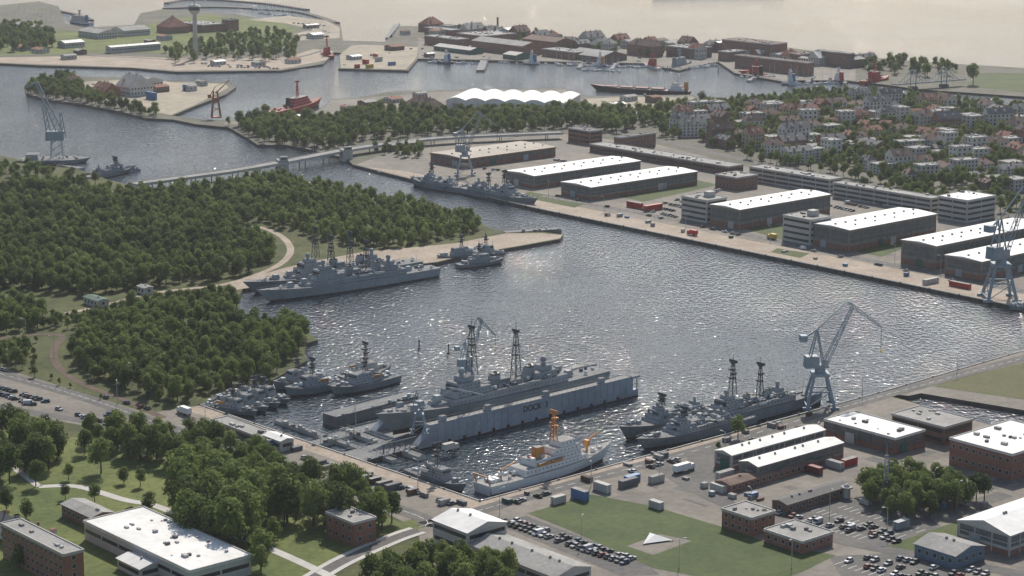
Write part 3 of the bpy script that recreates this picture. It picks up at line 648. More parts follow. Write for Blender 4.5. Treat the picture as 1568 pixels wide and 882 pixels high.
def survey():
    bow,st=(936,700),(738,757); L=slen(bow,st); B=13; fr=4.2; mb=MB(); X=lambda s:-L/2+s*L; rr=random.Random(60)
    hull(mb,L,B,fr,paintw,roofg,redb,sheer=.7)
    for s0,s1,w_,z,h in [(.26,.74,.8,fr,2.6),(.34,.70,.7,fr+2.6,2.5),(.50,.69,.62,fr+5.1,2.5),(.55,.67,.55,fr+7.6,2.4)]: tier(mb,X(s0),X(s1),B*w_,z,h,paintw,roofg)
    mb.box(X(.668),X(.674),-B*.24,B*.24,fr+8.6,fr+9.5,glass)
    x=X(.42); mb.box(x-2.4,x+2.4,-1.7,1.7,fr+5.1,fr+9.4,oran,black,ix=.5,iy=.3); 
    lattice(mb,X(.54),fr+10,12,2.2,oran,3,True,.28)
    mb.beam((X(.14),0,fr),(X(.14),0,fr+4),.6,oran); mb.beam((X(.14),0,fr+4),(X(.25),0,fr+5.5),.4,oran); mb.box(X(.13),X(.15),-1,1,fr+1.5,fr+3,paintw)
    mb.beam((X(.8),0,fr),(X(.8),0,fr+6),.8,oran); mb.beam((X(.8),0,fr+6),(X(.88),0,fr+8.5),.5,oran); mb.box(X(.79),X(.81),-1.2,1.2,fr+4,fr+6.5,oran)
    mb.cyl((X(.88),0,fr),(X(.88),0,fr+12),.25,.12,paintw,6)
    for i,s in enumerate((.1,.06)): mb.box(X(s)-1,X(s)+1,-2,2,fr,fr+1.3,paintw)
    mb.beam((X(.01),-4,fr),(X(-.01),-4,fr+4),.4,oran);mb.beam((X(.01),4,fr),(X(-.01),4,fr+4),.4,oran);mb.beam((X(-.01),-4,fr+4),(X(-.01),4,fr+4),.4,oran)
    for s in(.4,.5):
        for g_ in(-1,1): boat(mb,X(s),g_*B*.4,fr+3,7,oran)
    clutter(mb,X(.04),X(.25),B*.6,fr,12,rr,[paintw,concw,roofg,blue]); clutter(mb,X(.3),X(.6),B*.6,fr+5.1,14,rr,[paintw,concw,redp]); clutter(mb,X(.75),X(.93),B*.3,fr*1.3,6,rr,[paintw,concw])
    place(mb,'survey_ship',bow,st)
survey()
def workship(name,bow,st,B,fr,hm,um,sx=(.5,.75),fun=oran,mast=9,crane=False,holds=0,dm=None):
    L=slen(bow,st); mb=MB(); X=lambda s:-L/2+s*L; rr=random.Random(int(bow[0]))
    hull(mb,L,B,fr,hm,dm or redb,boot,full=2,sheer=.6)
    for k in range(3): tier(mb,X(sx[0]+.03*k),X(sx[1]-.02*k),B*(.75-.1*k),fr+2.5*k,2.5,um,roofg)
    mb.box(X(sx[1]-.045),X(sx[1]-.03),-B*.24,B*.24,fr+6,fr+7,glass)
    x=X(sx[0]); mb.box(x-2.5,x+1.5,-1.6,1.6,fr,fr+9,fun,black,ix=.4,iy=.3)
    lattice(mb,X((sx[0]+sx[1])/2),fr+7.5,mast,2,um,2,True,.3)
    for h_ in range(holds):
        a=X(.25+.62*h_/holds); mb.box(a,a+L*.5/holds,-B*.32,B*.32,fr,fr+1.6,roofg,redb)
        mb.cyl((a,0,fr),(a,0,fr+9),.3,.2,um,6); mb.beam((a,0,fr+2),(a+8,0,fr+8),.25,um)
    clutter(mb,X(.05),X(.9),B*.5,fr,14,rr,[um,concw,hm])
    place(mb,name,bow,st)
workship('salvage_tug',(493,160),(413,180),15,5,redp,redp,(.35,.7),black,14)
workship('coaster',(903,138),(1056,146),13,4,black,paintw,(.04,.2),oran,8,holds=4)
workship('lightship',(480+12,84),(508,90),8,3.5,redp,redp,(.3,.6),redp,12)
workship('lightship',(1362,124),(1320,130),9,4,redp,redp,(.3,.6),redp,11)
workship('tugboat',(1130,112),(1180,120),9,2.5,black,redp,(.3,.6),black,6); workship('patrol_cutter',(1060,98),(1020,108),8,3,navy,navl,(.3,.7),navy,8,dm=navd)
workship('ferry',(105,34),(140,38),9,3,paintw,concw,(.2,.8),blue,6); workship('tugboat',(985,100),(1010,108),7,2.5,paintw,redp,(.3,.6),redp,5)
workship('fishing_boat',(905,100),(930,102),6,2,blue,paintw,(.3,.6),oran,5); workship('fishing_boat',(800,98),(826,99),6,2,paintw,paintw,(.3,.6),blue,5); workship('fishing_boat',(1195,130),(1222,129),6,2,paintw,paintw,(.3,.6),blue,5); workship('fishing_boat',(1268,124),(1296,128),6,2,black,paintw,(.3,.6),redp,5); workship('fishing_boat',(668,97),(695,97),6,2,navy,paintw,(.3,.6),blue,5)
frigate('training_ship',(208,262),(130,277),9,3,77,8,two=False,guns=1)
mbY=MB(); mbY.hexa([(-4,-.8,0),(3,-.5,0),(3,.5,0),(-4,.8,0)],[(-4.4,-1.4,1.1),(5,-.1,1.4),(5,.1,1.4),(-4.4,1.4,1.1)],paintw,concw); mbY.box(-2,1.5,-.8,.8,1.1,1.9,paintw,glass,ix=.5,iy=.2); mbY.cyl((.5,0,1.5),(.5,0,11),.1,.06,paintw,5); mbY.beam((.5,0,2.5),(-3.5,0,2.5),.15,blue); yacht=mbY.mesh('yacht')
for (a,b_,n_) in [((470,40),(512,56),14),((465,46),(505,60),12),((385,14),(470,20),14),((395,20),(480,30),12),((20,20),(90,30),10),((10,26),(80,36),10),((1040,108),(1100,100),10),((870,100),(985,104),18),((760,96),(870,100),8),((1130,118),(1250,124),14),((650,96),(735,98),8),((1200,130),(1300,128),8),((890,108),(950,110),8)]:
    for i in range(n_):
        t=(i+R.uniform(.2,.8))/n_; q=P(a[0]+(b_[0]-a[0])*t,a[1]+(b_[1]-a[1])*t,0); inst('yacht',yacht,q,R.uniform(0,.5)+R.choice([0,1.57]),R.uniform(.8,1.6))
def mole(name,px,w,m=stone,z=1.6):
    pts=smooth(px,z,4); mb=MB(); ribbon(mb,pts,w,m)
    for g_ in(-1,1):
        for i in range(len(pts)-1):
            d=(pts[i+1]-pts[i]).normalized(); s=Vector((-d.y,d.x,0))*w/2*g_; lo=Vector((0,0,-3))+s*.4
            mb.face([pts[i]+s,pts[i+1]+s,pts[i+1]+s+lo,pts[i]+s+lo],m)
    mb.obj(name)
mole('breakwater',[(250,12),(330,10),(420,14),(470,20),(515,34)],9); mole('breakwater',[(255,4),(300,-2),(400,4),(470,14)],8); mole('breakwater',[(0,18),(60,12),(120,22),(140,30)],6); mole('breakwater',[(1000,-10),(1200,-14)],6)
# ---------------------------------------------------------------- cranes
def crane(name,u,v,zb=2.0,sc=1.0,az=0.0,m=cran,reachf=1.0,up=1.0):
    mb=MB(); V=Vector
    for x in(-1,1):
        for y in(-1,1):
            mb.beam((x*6.5,y*6.5,0),(x*3,y*3,15),1.3,m,1.1); mb.box(x*6.5-2,x*6.5+2,y*6.5-.6,y*6.5+.6,0,1.2,m)
        mb.beam((x*6.4,-6.4,1.6),(x*6.4,6.4,1.6),.8,m); mb.beam((x*4.6,-4.6,8),(x*4.6,4.6,8),.6,m); mb.beam((-4.6,x*4.6,8),(4.6,x*4.6,8),.6,m)
        mb.beam((x*6.4,-6.4,1),(x*4.6,4.6,8),.35,m); mb.beam((-6.4,x*6.4,1),(4.6,x*4.6,8),.35,m)
    mb.box(-4,4,-4,4,15,16.5,m); mb.cyl((0,0,16.5),(0,0,19),2.6,2.3,m,12)
    c,s_=math.cos(az),math.sin(az)
    k=len(mb.v)
    mb.box(-7.5,3.5,-2.6,2.6,19,20,m); mb.box(-7.5,-1,-2.5,2.5,20,24.5,m,navl,ix=.3); mb.box(.5,3,-2.4,-.6,20,22.6,navl,glass); mb.box(2.95,3.05,-2.2,-.8,20.8,22.2,glass)
    for y in(-1.9,1.9):
        mb.beam((-5,y,24),(-2,y*.5,37),.5,m); mb.beam((1.5,y,20),(-2,y*.5,37),.5,m); mb.beam((-4,y*.9,29),(0,y*.9,26),.3,m)
    tx,tz=15*reachf,26+22*up
    def truss(p,q,w,w2,n_=7):
        p=V(p);q=V(q)
        A=[(p.lerp(q,i/n_)) for i in range(n_+1)]
        dirv=(q-p).normalized(); nz_=V((-dirv.z,0,dirv.x))
        for i in range(n_):
            a=w+(w2-w)*i/n_;b_=w+(w2-w)*(i+1)/n_
            for y in(-1,1):
                for g_ in(-1,1): mb.beam(A[i]+V((0,y*a/2,0))+nz_*g_*a/2,A[i+1]+V((0,y*b_/2,0))+nz_*g_*b_/2,.24,m)
                g_=1 if i%2 else -1
                mb.beam(A[i]+V((0,y*a/2,0))+nz_*g_*a/2,A[i+1]+V((0,y*b_/2,0))-nz_*g_*b_/2,.16,m)
            for g_ in(-1,1): mb.beam(A[i]+V((0,-a/2,0))+nz_*g_*a/2,A[i+1]+V((0,b_/2,0))+nz_*g_*b_/2,.16,m)
    truss((2.5,0,21),(tx,0,tz),2.4,1.1); truss((tx-3,0,tz+1.5),(tx+14*reachf,0,tz-11*up),1.7,.6,6)
    mb.beam((-2,0,37),(tx-3,0,tz+2),.45,m); mb.beam((tx-3,0,tz+1.5),(tx,0,tz),.8,m)
    mb.beam((-2,0,37),(-8,0,33),.6,m); mb.box(-10,-7,-2,2,31.5,34.5,m); mb.beam((-8,0,33),(6,0,30),.3,m)
    hx=tx+14*reachf; hz=tz-11*up
    mb.beam((hx,-.25,hz),(hx,-.25,hz-11),.1,black); mb.beam((hx,.25,hz),(hx,.25,hz-11),.1,black); mb.box(hx-.5,hx+.5,-.4,.4,hz-12.2,hz-11,yell)
    mb.v=mb.v[:k]+[(x*c-y*s_,x*s_+y*c,z) for x,y,z in mb.v[k:]]
    o=mb.obj(name,tuple(P(u,v,zb)),0); o.scale=(sc,)*3; return o
crane('harbour_crane',1254,622,2,.98,.15)
crane('harbour_crane',1530,458,2,1.25,.6)
crane('harbour_crane',712,268,2,.95,.5,m=navl)
crane('dock_crane',716,598,10,.62,.5,reachf=.8,up=1.2); crane('dock_crane',642,662,10,.5,.1,reachf=1.9,up=.5)
mb=MB()
for x,y in((-4,-3),(4,-3),(4,3),(-4,3)):
    mb.beam((x,y,0),(x*.4,y*.4,24),1,orac)
mb.box(-4,4,-3,3,0,1,orac); mb.box(-3,3,-2,2,14,18,orac); mb.beam((0,0,22),(14,4,33),1.0,orac,.5); mb.beam((-5,0,20),(0,0,28),.6,orac); mb.beam((0,0,28),(14,4,33),.3,orac); mb.box(-7,-4,-1.5,1.5,18,21,orac)
for z_ in(6,12): 
    mb.beam((-3.2,-2.4,z_),(3.2,-2.4,z_+4),.5,orac); mb.beam((3.2,-2.4,z_),(-3.2,-2.4,z_+4),.5,orac)
mb.obj('dockside_crane',tuple(P(331,180)),.3)
mb=MB(); V=Vector
hull(mb,52,24,3.5,navy,navd,boot,full=4,sheer=.1,stern=.95)
def tr(p,q,w,w2,m,n_=9):
    p=V(p);q=V(q)
    for i in range(n_):
        a=p.lerp(q,i/n_);b_=p.lerp(q,(i+1)/n_);ww=w+(w2-w)*i/n_;wx=w+(w2-w)*(i+1)/n_
        for y in(-1,1):
            for x in(-1,1): mb.beam(a+V((x*ww/2,y*ww/2,0)),b_+V((x*wx/2,y*wx/2,0)),.5,m)
            mb.beam(a+V((-ww/2,y*ww/2,0)),b_+V((wx/2,y*wx/2,0)),.35,m); mb.beam(a+V((y*ww/2,-ww/2,0)),b_+V((y*wx/2,wx/2,0)),.35,m)
tr((0,0,3.5),(0,0,26),10,6,cran,4); mb.box(-8,6,-4.5,4.5,18,25,cran,navl); tr((3,0,24),(-13,-2,64),5,2,cran); tr((-6,0,25),(-9,0,46),3,2,cran,4); mb.beam((-9,0,46),(-13,-2,64),.6,cran); tr((-13,-2,64),(-20,-3,60),2,1,cran,2); mb.beam((-20,-3,60),(-20,-3,40),.25,black); tr((6,0,20),(4,0,40),3,1.5,cran,4)
tier(mb,-24,-14,14,3.5,4,navl,navd); clutter(mb,-20,20,18,3.5,25,R,[navl,navd,navy])
q=P(88,249,0); mb.obj('floating_crane',(q.x,q.y,0),.1)
# ---------------------------------------------------------------- vehicles
def carmesh(c,van=False):
    mb=MB(); w=.88
    L0,L1=(-2.15,2.15) if not van else (-2.6,2.6)
    mb.hexa([(L0,-w,.3),(L1,-w,.3),(L1,w,.3),(L0,w,.3)],[(L0+.05,-w*.97,.85),(L1-.1,-w*.95,.78),(L1-.1,w*.95,.78),(L0+.05,w*.97,.85)],c)
    if not van:
        mb.hexa([(L0+.3,-.8,.84),(.95,-.8,.80),(.95,.8,.80),(L0+.3,.8,.84)],[(-1.35,-.66,1.38),(.15,-.66,1.4),(.15,.66,1.4),(-1.35,.66,1.38)],glass,c)
        mb.box(-1.36,.16,-.67,.67,1.38,1.44,c,ix=.05,iy=.04)
    else:
        mb.hexa([(L0+.05,-.86,.84),(1.9,-.86,.80),(1.9,.86,.80),(L0+.05,.86,.84)],[(L0+.1,-.8,2.0),(1.2,-.78,2.0),(1.2,.78,2.0),(L0+.1,.8,2.0)],c)
        mb.hexa([(1.0,-.87,1.15),(1.78,-.87,1.15),(1.78,.87,1.15),(1.0,.87,1.15)],[(1.0,-.82,1.8),(1.36,-.82,1.8),(1.36,.82,1.8),(1.0,.82,1.8)],glass)
    for x in(L0+.8,L1-.8):
        for y in(-1,1): mb.cyl((x,y*.72,.32),(x,y*.92,.32),.32,.32,rubber,8)
    return mb.mesh('parked_car')
def cp(nm,c): return mat(nm,c,.3,.03,.5)
cc=[cp('car_silver',(.4,.41,.42)),cp('car_white',(.65,.65,.65)),cp('car_black',(.03,.03,.035)),cp('car_red',(.18,.035,.03)),cp('car_blue',(.05,.08,.15)),cp('car_grey',(.16,.17,.18)),cp('car_green',(.04,.08,.065)),cp('car_dark_grey',(.08,.085,.09)),cp('car_light_silver',(.32,.33,.35)),cp('car_mid_silver',(.36,.36,.36)),cp('car_graphite',(.055,.058,.065))]
cars=[carmesh(c) for c in cc]; vans=[carmesh(cc[1],True),carmesh(cc[0],True)]
def car(p,rot): 
    k=R.random(); inst('parked_car' if k<.93 else 'parked_van',R.choice(cars) if k<.93 else R.choice(vans),p+Vector((0,0,.12)),rot)
def row(a,b_,rot,sp=2.7,pr=.85):
    A=P(*a);B=P(*b_);d=B-A;n_=int(d.length/sp);r0=math.atan2(d.y,d.x)
    for i in range(n_):
        if R.random()<pr: car(A+d*(i/n_)+Vector((R.uniform(-.2,.2),R.uniform(-.2,.2),0)),r0+rot+R.uniform(-.05,.05)+R.choice([0,math.pi]))
row((770,800),(965,866),1.57); row((782,797),(975,860),1.57,pr=.6)
row((0,594),(75,618),.9); row((0,604),(60,624),.9,pr=.6); row((130,640),(225,668),1.57,pr=.8); row((160,634),(235,656),1.57,pr=.4); row((90,628),(200,660),0,7,.4)
for k in range(4): row((1195+k*45,775+k*6+12),(1330+k*26,822+k*6),1.57,2.8,.4)
for k in range(4): row((1290+k*40,858-k*2),(1400+k*40,890-k*2),1.57,2.8,.55)
for k in range(6): row((985+k*17,322-k*5),(1040+k*15,334-k*5),1.57,3.2,.7)
for k in range(3): row((1270+k*22,316-k*5),(1310+k*22,325-k*5),1.57,3,.8)
row((310,98),(420,104),1.57,4,.8); row((320,102),(430,106),1.57,4,.7); row((455,54),(505,58),1.57,4,.8); row((450,36),(500,40),1.57,4,.7)
row((640,75),(760,80),1.57,5,.5); row((860,88),(960,93),1.57,4,.6); row((560,160),(640,156),1.57,4,.6); row((700,255),(770,262),1.57,4,.5)
row((850,246),(900,252),1.57,3,.5); row((1100,292),(1085,300),1.57,3,.7)
for (a,b_) in [((60,766),(64,760)),((78,766),(82,760)),((1040,720),(1052,716)),((240,822),(330,862))]:
    row(a,b_,.0,6,.9)
for (a,b_,n_) in [((300,650),(700,775),12),((850,300),(1500,440),22),((760,778),(1230,655),10),((0,566),(230,628),6)]:
    for i in range(n_):
        t=R.random(); car(P(a[0]+(b_[0]-a[0])*t,a[1]+(b_[1]-a[1])*t),R.choice([2.286,.715])+R.uniform(-.1,.1))
mb=MB()
for (a,b_) in [((1190,783),(1330,826)),((1240,778),(1390,824)),((1290,776),(1420,816)),((1285,862),(1400,898))]:
    A=P(*a,2.07);B=P(*b_,2.07);d=B-A;n_=int(d.length/2.8);d_=d.normalized();s_=Vector((-d_.y,d_.x,0))
    for i in range(n_): q=A+d*(i/n_); ribbon(mb,[q-s_*2.6,q+s_*2.6],.2,paintw,.02)
mb.obj('parking_bay_markings')
def truck(name,u,v,rot,c,L=9):
    mb=MB(); mb.box(-L/2,L/2-2.4,-1.25,1.25,1,3.6,c,ix=.03,iy=.03); mb.box(L/2-2.2,L/2,-1.2,1.2,.6,2.8,c,ix=.3,iy=.08); mb.box(L/2-.25,L/2-.02,-1,1,1.7,2.5,glass); mb.box(-L/2,L/2-.3,-.5,.5,.6,1,black)
    for x in(-L/2+1.2,-L/2+2.4,L/2-1.2):
        for y in(-1,1): mb.cyl((x,y*1.0,.5),(x,y*1.28,.5),.5,.5,rubber,8)
    mb.obj(name,tuple(P(u,v,2.1)),rot)
truck('lorry',282,634,a1,paintw); truck('lorry',1047,722,a2,paintw,11); truck('lorry',1182,366,a1,yell,7); truck('lorry',1060,360,a1,redp,8); truck('lorry',690,690,a2,concw,8)
def container(u,v,rot,c,L=9,h=2.8,w=2.6):
    mb=MB(); mb.box(-L/2,L/2,-w/2,w/2,.1,h,c,roofg if R.random()<.3 else c)
    for i in range(int(L/.6)):
        for y in(-1,1): mb.beam((-L/2+.3+i*.6,y*(w/2+.03),.3),(-L/2+.3+i*.6,y*(w/2+.03),h-.2),.12,c)
    for x in(-1,1): mb.beam((x*L/2,0,.3),(x*L/2,0,h-.2),.16,roofd)
    mb.obj('storage_container',tuple(P(u,v,2.1)),rot)
for (u,v,c,L_,h) in [(888,764,blue,8,4),(922,752,concw,8,3.5),(962,744,navd,9,3),(1005,738,concw,7,3),(1005,778,concw,6,3),(855,770,concw,6,3),(1380,808,navl,7,3),(1278,716,concw,8,3),(1110,735,concw,9,4),(1300,712,redp,8,3),(1240,722,mat('maroon',(.2,.04,.04),.6,.1,.3),12,3),(968,738,blue,7,3),(425,686,blue,9,4),(1000,322,redp,16,4),(972,318,redp,14,4),(1470,440,redp,14,3),(1425,434,concw,12,3),(232,152,blue,16,7),(290,138,blue,14,6),(560,98,redp,9,5),(580,94,concw,9,5),(566,104,yell,9,4),(600,100,blue,9,4),(535,90,concw,9,4),(547,104,redp,6,4),(575,88,redp,6,4),(1140,112,redp,9,3),(1100,752,concw,7,3)]:
    container(u,v,R.choice([a1,a2]),c,L_,h)
for i in range(9): container(490+i*14,712+i*4.6,a2,R.choice([roofd,bark,navd]),R.uniform(5,8),R.uniform(1.4,2.4),R.uniform(1.8,2.6))
for i in range(120):
    t=R.random(); k=R.choice([((855,312),(1500,445)),((560,262),(820,312)),((740,775),(1240,640)),((320,650),(720,780)),((130,130),(340,130)),((520,100),(630,76)),((560,160),(1060,150)),((1100,760),(1560,780)),((1000,700),(1100,760)),((1300,640),(1560,700)),((640,85),(1000,92))])
    u=k[0][0]+(k[1][0]-k[0][0])*t;v=k[0][1]+(k[1][1]-k[0][1])*t+R.uniform(-5,5)
    container(u,v,R.choice([a1,a2]),R.choice([concw,brickd,navd,navl,rust,blue,concw,green,concw,roofg,roofg]),R.uniform(2,5),R.uniform(.8,2.2),R.uniform(1.2,2.4))
mb=MB(); a=P(985,835);b_=P(1030,829);c=P(995,818); ctr=(a+b_+c)/3; up=Vector((0,0,1))
for p,q in((a,b_),(b_,c),(c,a)): mb.face([p+up*.6,q+up*.6,ctr+up*2.2],paintw)
for p in(a,b_,c): mb.beam(p,p+up*.7,.3,concw)
mb.obj('white_canopy')
S('canopy_pad',[(960,836),(1010,818),(1060,828),(1000,850)],conc,2.09)
mbL=MB(); mbL.cyl((0,0,0),(0,0,11),.16,.09,concw,6); mbL.beam((0,0,11),(1.8,0,11.3),.12,concw); mbL.box(1.4,2.6,-.25,.25,11.2,11.45,concw); mbL.box(1.5,2.5,-.2,.2,11.14,11.2,paintw); lampm=mbL.mesh('street_lamp')
for (u,v) in [(203,590),(83,548),(315,660),(640,745),(765,790),(905,745),(1010,735),(1320,612),(1465,575),(890,835),(1212,870),(1040,870),(1270,790),(1358,820),(1465,780),(1568,560),(545,650),(40,520),(180,620),(400,705),(1150,790),(925,325),(1050,352),(1180,372),(1370,402),(840,300),(700,272),(1440,420),(870,180),(660,235),(575,225),(480,240),(380,262),(300,275),(1110,700),(1200,690),(1430,760)]:
    inst('street_lamp',lampm,P(u,v),R.uniform(0,6),1.0)
mb=MB(); lattice(mb,0,0,20,3,navl,1,False,.2); mb.obj('lattice_mast',tuple(P(1355,772)))
mb=MB(); mb.cyl((0,0,0),(0,0,4),1.5,1.2,concw,12); mb.cyl((0,0,4),(0,0,4.6),2.4,2.4,roofg,14); mb.dome((0,0,4.6),1.2,concw); mb.obj('round_kiosk',tuple(P(1296,762)))
mbB=MB(); mbB.cyl((0,0,-1),(0,0,4),.35,.3,black,8); mbB.cyl((0,0,4),(0,0,5),.6,.2,black,8); mbB.cyl((0,0,0),(0,0,.6),.9,.8,black,8); bm_=mbB.mesh('mooring_dolphin')
for (u,v) in [(642,534),(687,541),(1100,110),(1265,98)]: inst('mooring_dolphin',bm_,P(u,v,0))
mb=MB()
for (a,b_) in [((825,320),(1900,540)),((735,768),(1345,602)),((305,620),(735,768)),((640,277),(825,320)),((1345,602),(1900,440))]:
    A=P(*a);B=P(*b_);d=B-A;n_=int(d.length/7);d.normalize();L_=(B-A).length; s_=Vector((-d.y,d.x,0))
    for i in range(n_):
        q=A+d*(L_*i/n_)
        for g_ in(-1,1): mb.beam(q+s_*g_*.25+Vector((0,0,-2.5)),q+s_*g_*.25+Vector((0,0,.15)),.45,bark)
        if i%3==0: mb.cyl(q+Vector((0,0,.02)),q+Vector((0,0,.8)),.35,.45,black,6)
    mb.beam(A+Vector((0,0,.2)),B+Vector((0,0,.2)),.5,concw)
mb.obj('quay_fenders')
# ---------------------------------------------------------------- trees
def treemesh(name,seed,H_=13,r=4.6,lm=leafA,nl=1300,ls=.75):
    rr=random.Random(seed); mb=MB()
    mb.cyl((0,0,-.3),(0,0,H_*.55),.32,.16,bark,6)
    blobs=[]
    nb=rr.randint(7,10)
    for i in range(nb):
        a=rr.uniform(0,6.28); q=rr.uniform(.25,.8)*r*.75; z=H_*rr.uniform(.34,.82); rad=r*rr.uniform(.36,.56)*(1.15-.5*(z/H_))
        blobs.append((Vector((math.cos(a)*q,math.sin(a)*q,z)),rad))
        mb.beam((0,0,H_*rr.uniform(.25,.45)),(math.cos(a)*q*.8,math.sin(a)*q*.8,z),.16,bark,.06)
    blobs.append((Vector((0,0,H_*.86)),r*.42)); blobs.append((Vector((0,0,H_*.55)),r*.6))
    tot=sum(b_[1]**2 for b_ in blobs)
    for c,rad in blobs:
        for _ in range(int(nl*rad*rad/tot)):
            dv=Vector((rr.gauss(0,1),rr.gauss(0,1),rr.gauss(.25,1))).normalized()
            p=c+dv*rad*rr.uniform(.72,1.12); p.z=c.z+(p.z-c.z)*.85
            nrm=(dv+Vector((rr.uniform(-.7,.7),rr.uniform(-.7,.7),rr.uniform(-.3,.8)))).normalized()
            t=nrm.cross(Vector((rr.uniform(-1,1),rr.uniform(-1,1),rr.uniform(-1,1)))).normalized(); b2=nrm.cross(t); s_=ls*rr.uniform(.6,1.2)
            mb.face([p+t*s_*.6,p+b2*s_*.45,p-t*s_*.6,p-b2*s_*.45],lm)
    return mb.mesh(name)
TM=[treemesh('deciduous_tree',i,R.uniform(11,14),R.uniform(4.2,5.2),[leafA,leafA,leafC,leafB][i%4],1400) for i in range(8)]
C_mid=[TM[0],TM[1],TM[2],TM[4],TM[5],TM[3]]
C_bri=[TM[3],TM[7],TM[0],TM[7]]
C_drk=[TM[2],TM[6],TM[1],TM[0],TM[3]]
corr=smooth(WP,2,10)+smooth(RT,2,10)
def scatter(name,pts,ms,smin,smax,gaps=False):
    root=bpy.data.objects.new(name,None); COL.objects.link(root)
    groups=[MB() for _ in ms]
    for p in pts:
        f=1
        if gaps:
            for c in corr:
                dx=abs(c.x-p.x); dy=c.y-p.y
                if dx*dx+dy*dy<60: f=0;break
                if dx<8 and 0<dy<34: f=min(f,.3+.012*dy)
        if f==0: continue
        s=R.uniform(smin,smax)/2*f; a=R.uniform(0,6.28); x=Vector((math.cos(a),math.sin(a),0))*s; y=Vector((-x.y,x.x,0))
        R.choice(groups).face([p-x-y,p+x-y,p+x+y,p-x+y],bark)
    for m,g_ in zip(ms,groups):
        if not g_.f: continue
        o=g_.obj('tree_stand'); o.parent=root; o.instance_type='FACES'; o.use_instance_faces_scale=True; o.instance_faces_scale=1.0
        o.show_instancer_for_render=False; o.show_instancer_for_viewport=False
        t=bpy.data.objects.new('tree_form',m); COL.objects.link(t); t.parent=o
scatter('woodland_trees',fillpts([(-250,300),(0,296),(60,290),(150,304),(260,298),(330,292),(390,300),(380,340),(428,380),(425,398),(385,420),(330,430),(240,440),(130,455),(60,445),(0,445),(-250,400)],6.6),C_drk,.5,1.08,True)
scatter('willow_grove',fillpts([(330,290),(400,276),(430,272),(470,285),(560,302),(640,316),(720,340),(742,352),(690,366),(600,382),(540,378),(480,366),(440,352),(395,344),(360,330)],6.6),C_bri,.45,.95,True)
scatter('woodland_trees',fillpts([(-250,440),(0,470),(90,483),(160,476),(250,462),(340,452),(362,462),(366,490),(460,506),(478,520),(460,530),(455,550),(405,588),(300,612),(230,622),(180,602),(110,575),(95,545),(105,520),(60,505),(0,515),(-250,460)],6.4),C_mid,.45,1.0,True)
scatter('woodland_trees',fillpts([(-200,500),(0,530),(70,520),(78,545),(85,570),(110,590),(180,618),(150,612),(0,560),(-200,505)],7),C_mid,.5,.85,True)
scatter('park_trees',fillpts([(130,670),(250,676),(330,690),(450,732),(520,757),(598,795),(590,815),(520,800),(470,800),(410,800),(400,770),(330,740),(250,715),(150,692)],8),C_mid,.75,1.25)
scatter('belt_trees',fillpts([(345,192),(400,182),(480,188),(600,172),(680,178),(700,205),(640,212),(560,214),(520,230),(480,230),(440,222),(400,220)],9),C_mid,.6,1.1)
scatter('belt_trees',fillpts([(690,180),(800,175),(1010,176),(1010,190),(940,205),(880,196),(780,208),(700,207)],9),C_mid,.7,1.15)
scatter('belt_trees',fillpts([(560,232),(640,245),(660,240),(640,226),(600,224)],9),C_bri,.5,.8)
scatter('town_trees',[p for p in treepts],C_mid,.5,1.0)
scatter('town_trees',fillpts([(1300,290),(1440,300),(1568,310),(1700,340),(1600,345),(1430,318),(1300,290)],12),C_mid,.6,.95)
scatter('town_trees',fillpts([(1130,238),(1290,266),(1430,296),(1430,304),(1290,272),(1130,244)],9),C_mid,.6,.95)
scatter('shore_trees',fillpts([(1010,165),(1180,157),(1240,145),(1400,152),(1568,172),(1568,180),(1300,162),(1100,172),(1010,178)],9),C_drk,.6,1.0)
scatter('island_trees',fillpts([(40,142),(50,130),(105,119),(125,130),(125,145),(180,160),(262,180),(225,180),(130,158),(70,151)],9),C_mid,.6,1.0)
scatter('mole_trees',fillpts([(250,82),(300,70),(380,55),(430,52),(460,70),(455,92),(400,95),(330,92),(270,100)],15),C_mid,.6,1.1)
scatter('mole_trees',fillpts([(-100,45),(0,42),(60,45),(85,60),(80,78),(0,80),(-100,80)],13),C_mid,.7,1.2)
scatter('mole_trees',fillpts([(640,50),(700,44),(860,58),(1000,76),(1090,82),(1090,90),(980,92),(860,76),(700,60)],26),C_mid,.6,.9)
scatter('mole_trees',fillpts([(1310,100),(1420,98),(1470,108),(1450,118),(1380,116),(1310,112)],15),C_mid,.6,1.2)
scatter('grove_trees',fillpts([(1310,765),(1330,745),(1400,738),(1450,750),(1520,765),(1500,775),(1440,790),(1380,800),(1330,780)],6),C_mid,.6,1.05)
scatter('left_shore_trees',fillpts([(-100,250),(0,258),(60,262),(120,275),(180,292),(150,300),(60,300),(0,290),(-100,290)],12),C_mid,.5,.9)
scatter('west_trees',fillpts([(-100,652),(0,655),(80,672),(100,700),(60,725),(0,745),(-100,740)],9),C_drk,.9,1.4)
scatter('bottom_trees',fillpts([(560,905),(600,880),(700,870),(780,890),(800,930),(560,940)],8),C_mid,.9,1.2)
scatter('park_clump',fillpts([(262,800),(270,770),(330,760),(390,770),(405,800),(400,845),(370,862),(330,850),(290,830)],8),[TM[0],TM[1],TM[4],TM[5]],1.35,1.8)
def T(u,v,s): inst('deciduous_tree',R.choice(TM),P(u,v),R.uniform(0,6),s*R.uniform(.9,1.1))
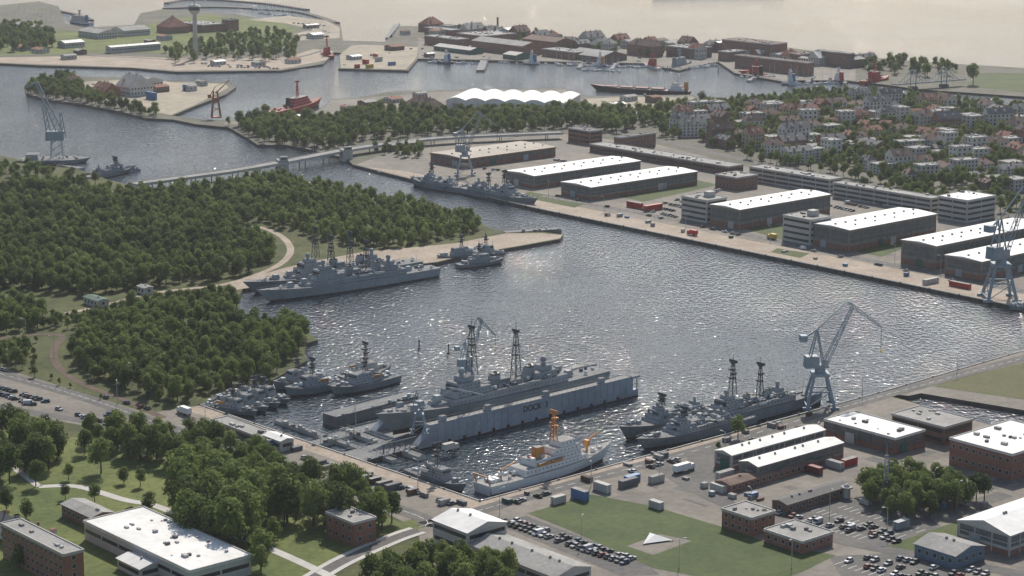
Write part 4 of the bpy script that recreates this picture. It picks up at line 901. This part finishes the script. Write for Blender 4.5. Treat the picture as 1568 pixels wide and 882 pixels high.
for (u,v,s) in [(400,870,1.2),(440,800,1.7),(480,805,1.6),(520,812,1.5),(560,815,1.5),(585,812,1.2),(425,780,1.5),(155,725,1.1),(105,735,.6),(190,740,.6),(215,745,.6),(145,770,.6),(100,765,.45),(230,790,.8),(420,830,.7),(55,745,1.0),(15,740,1.2),(75,720,1.2),(240,705,1.2),(205,700,1.1),(180,690,1.0),(1130,672,.8),(1100,690,.3),(1490,130,2.0),(1420,118,1.2),(1075,160,1.2),(40,795,.7),(10,780,.8),(200,800,.6),(1010,180,1.2),(600,800,1.0),(90,700,1.3),(130,695,.9),(1170,810,.6),(30,870,.8),(400,880,.9),(395,850,1.0)]: T(u,v,s)
# ---------------------------------------------------------------- light, sky, haze, camera
el,az=math.radians(42),math.radians(9)
sd=Vector((math.sin(az)*math.cos(el),math.cos(az)*math.cos(el),math.sin(el)))
sl=bpy.data.lights.new('sun','SUN'); sl.energy=4.5; sl.angle=math.radians(.5); sl.color=(1,.94,.85); so=bpy.data.objects.new('sun',sl); so.rotation_euler=sd.to_track_quat('Z','Y').to_euler(); COL.objects.link(so)
wd=bpy.data.worlds.new('World'); scene.world=wd; wd.use_nodes=True; nt=wd.node_tree; bg=nt.nodes['Background']; sk=nt.nodes.new('ShaderNodeTexSky'); sk.sky_type='NISHITA'; sk.sun_disc=False; sk.sun_elevation=el; sk.sun_rotation=az; sk.air_density=1.0; sk.dust_density=1.5
nt.links.new(sk.outputs[0],bg.inputs['Color']); bg.inputs['Strength'].default_value=.115
hz=MB(); hz.box(-4000,4000,-300,9000,-5,420,black); ho=hz.obj('haze')
hm=bpy.data.materials.new('haze'); hm.use_nodes=True; nn_=hm.node_tree.nodes; nn_.remove(nn_['Principled BSDF']); vs=nn_.new('ShaderNodeVolumeScatter'); vs.inputs['Density'].default_value=.000036; vs.inputs['Anisotropy'].default_value=.3; vs.inputs['Color'].default_value=(.93,.96,1,1)
hm.node_tree.links.new(vs.outputs[0],nn_['Material Output'].inputs['Volume']); ho.data.materials.clear(); ho.data.materials.append(hm)
cam=bpy.data.cameras.new('camera'); cam.sensor_width=36; cam.lens=F/1568*36; cam.clip_start=1; cam.clip_end=60000
co=bpy.data.objects.new('camera',cam); co.location=(0,0,CH); co.rotation_euler=(math.pi/2-TH,0,0); COL.objects.link(co); scene.camera=co
scene.view_settings.view_transform='Standard'; scene.view_settings.look='None'; scene.view_settings.exposure=0
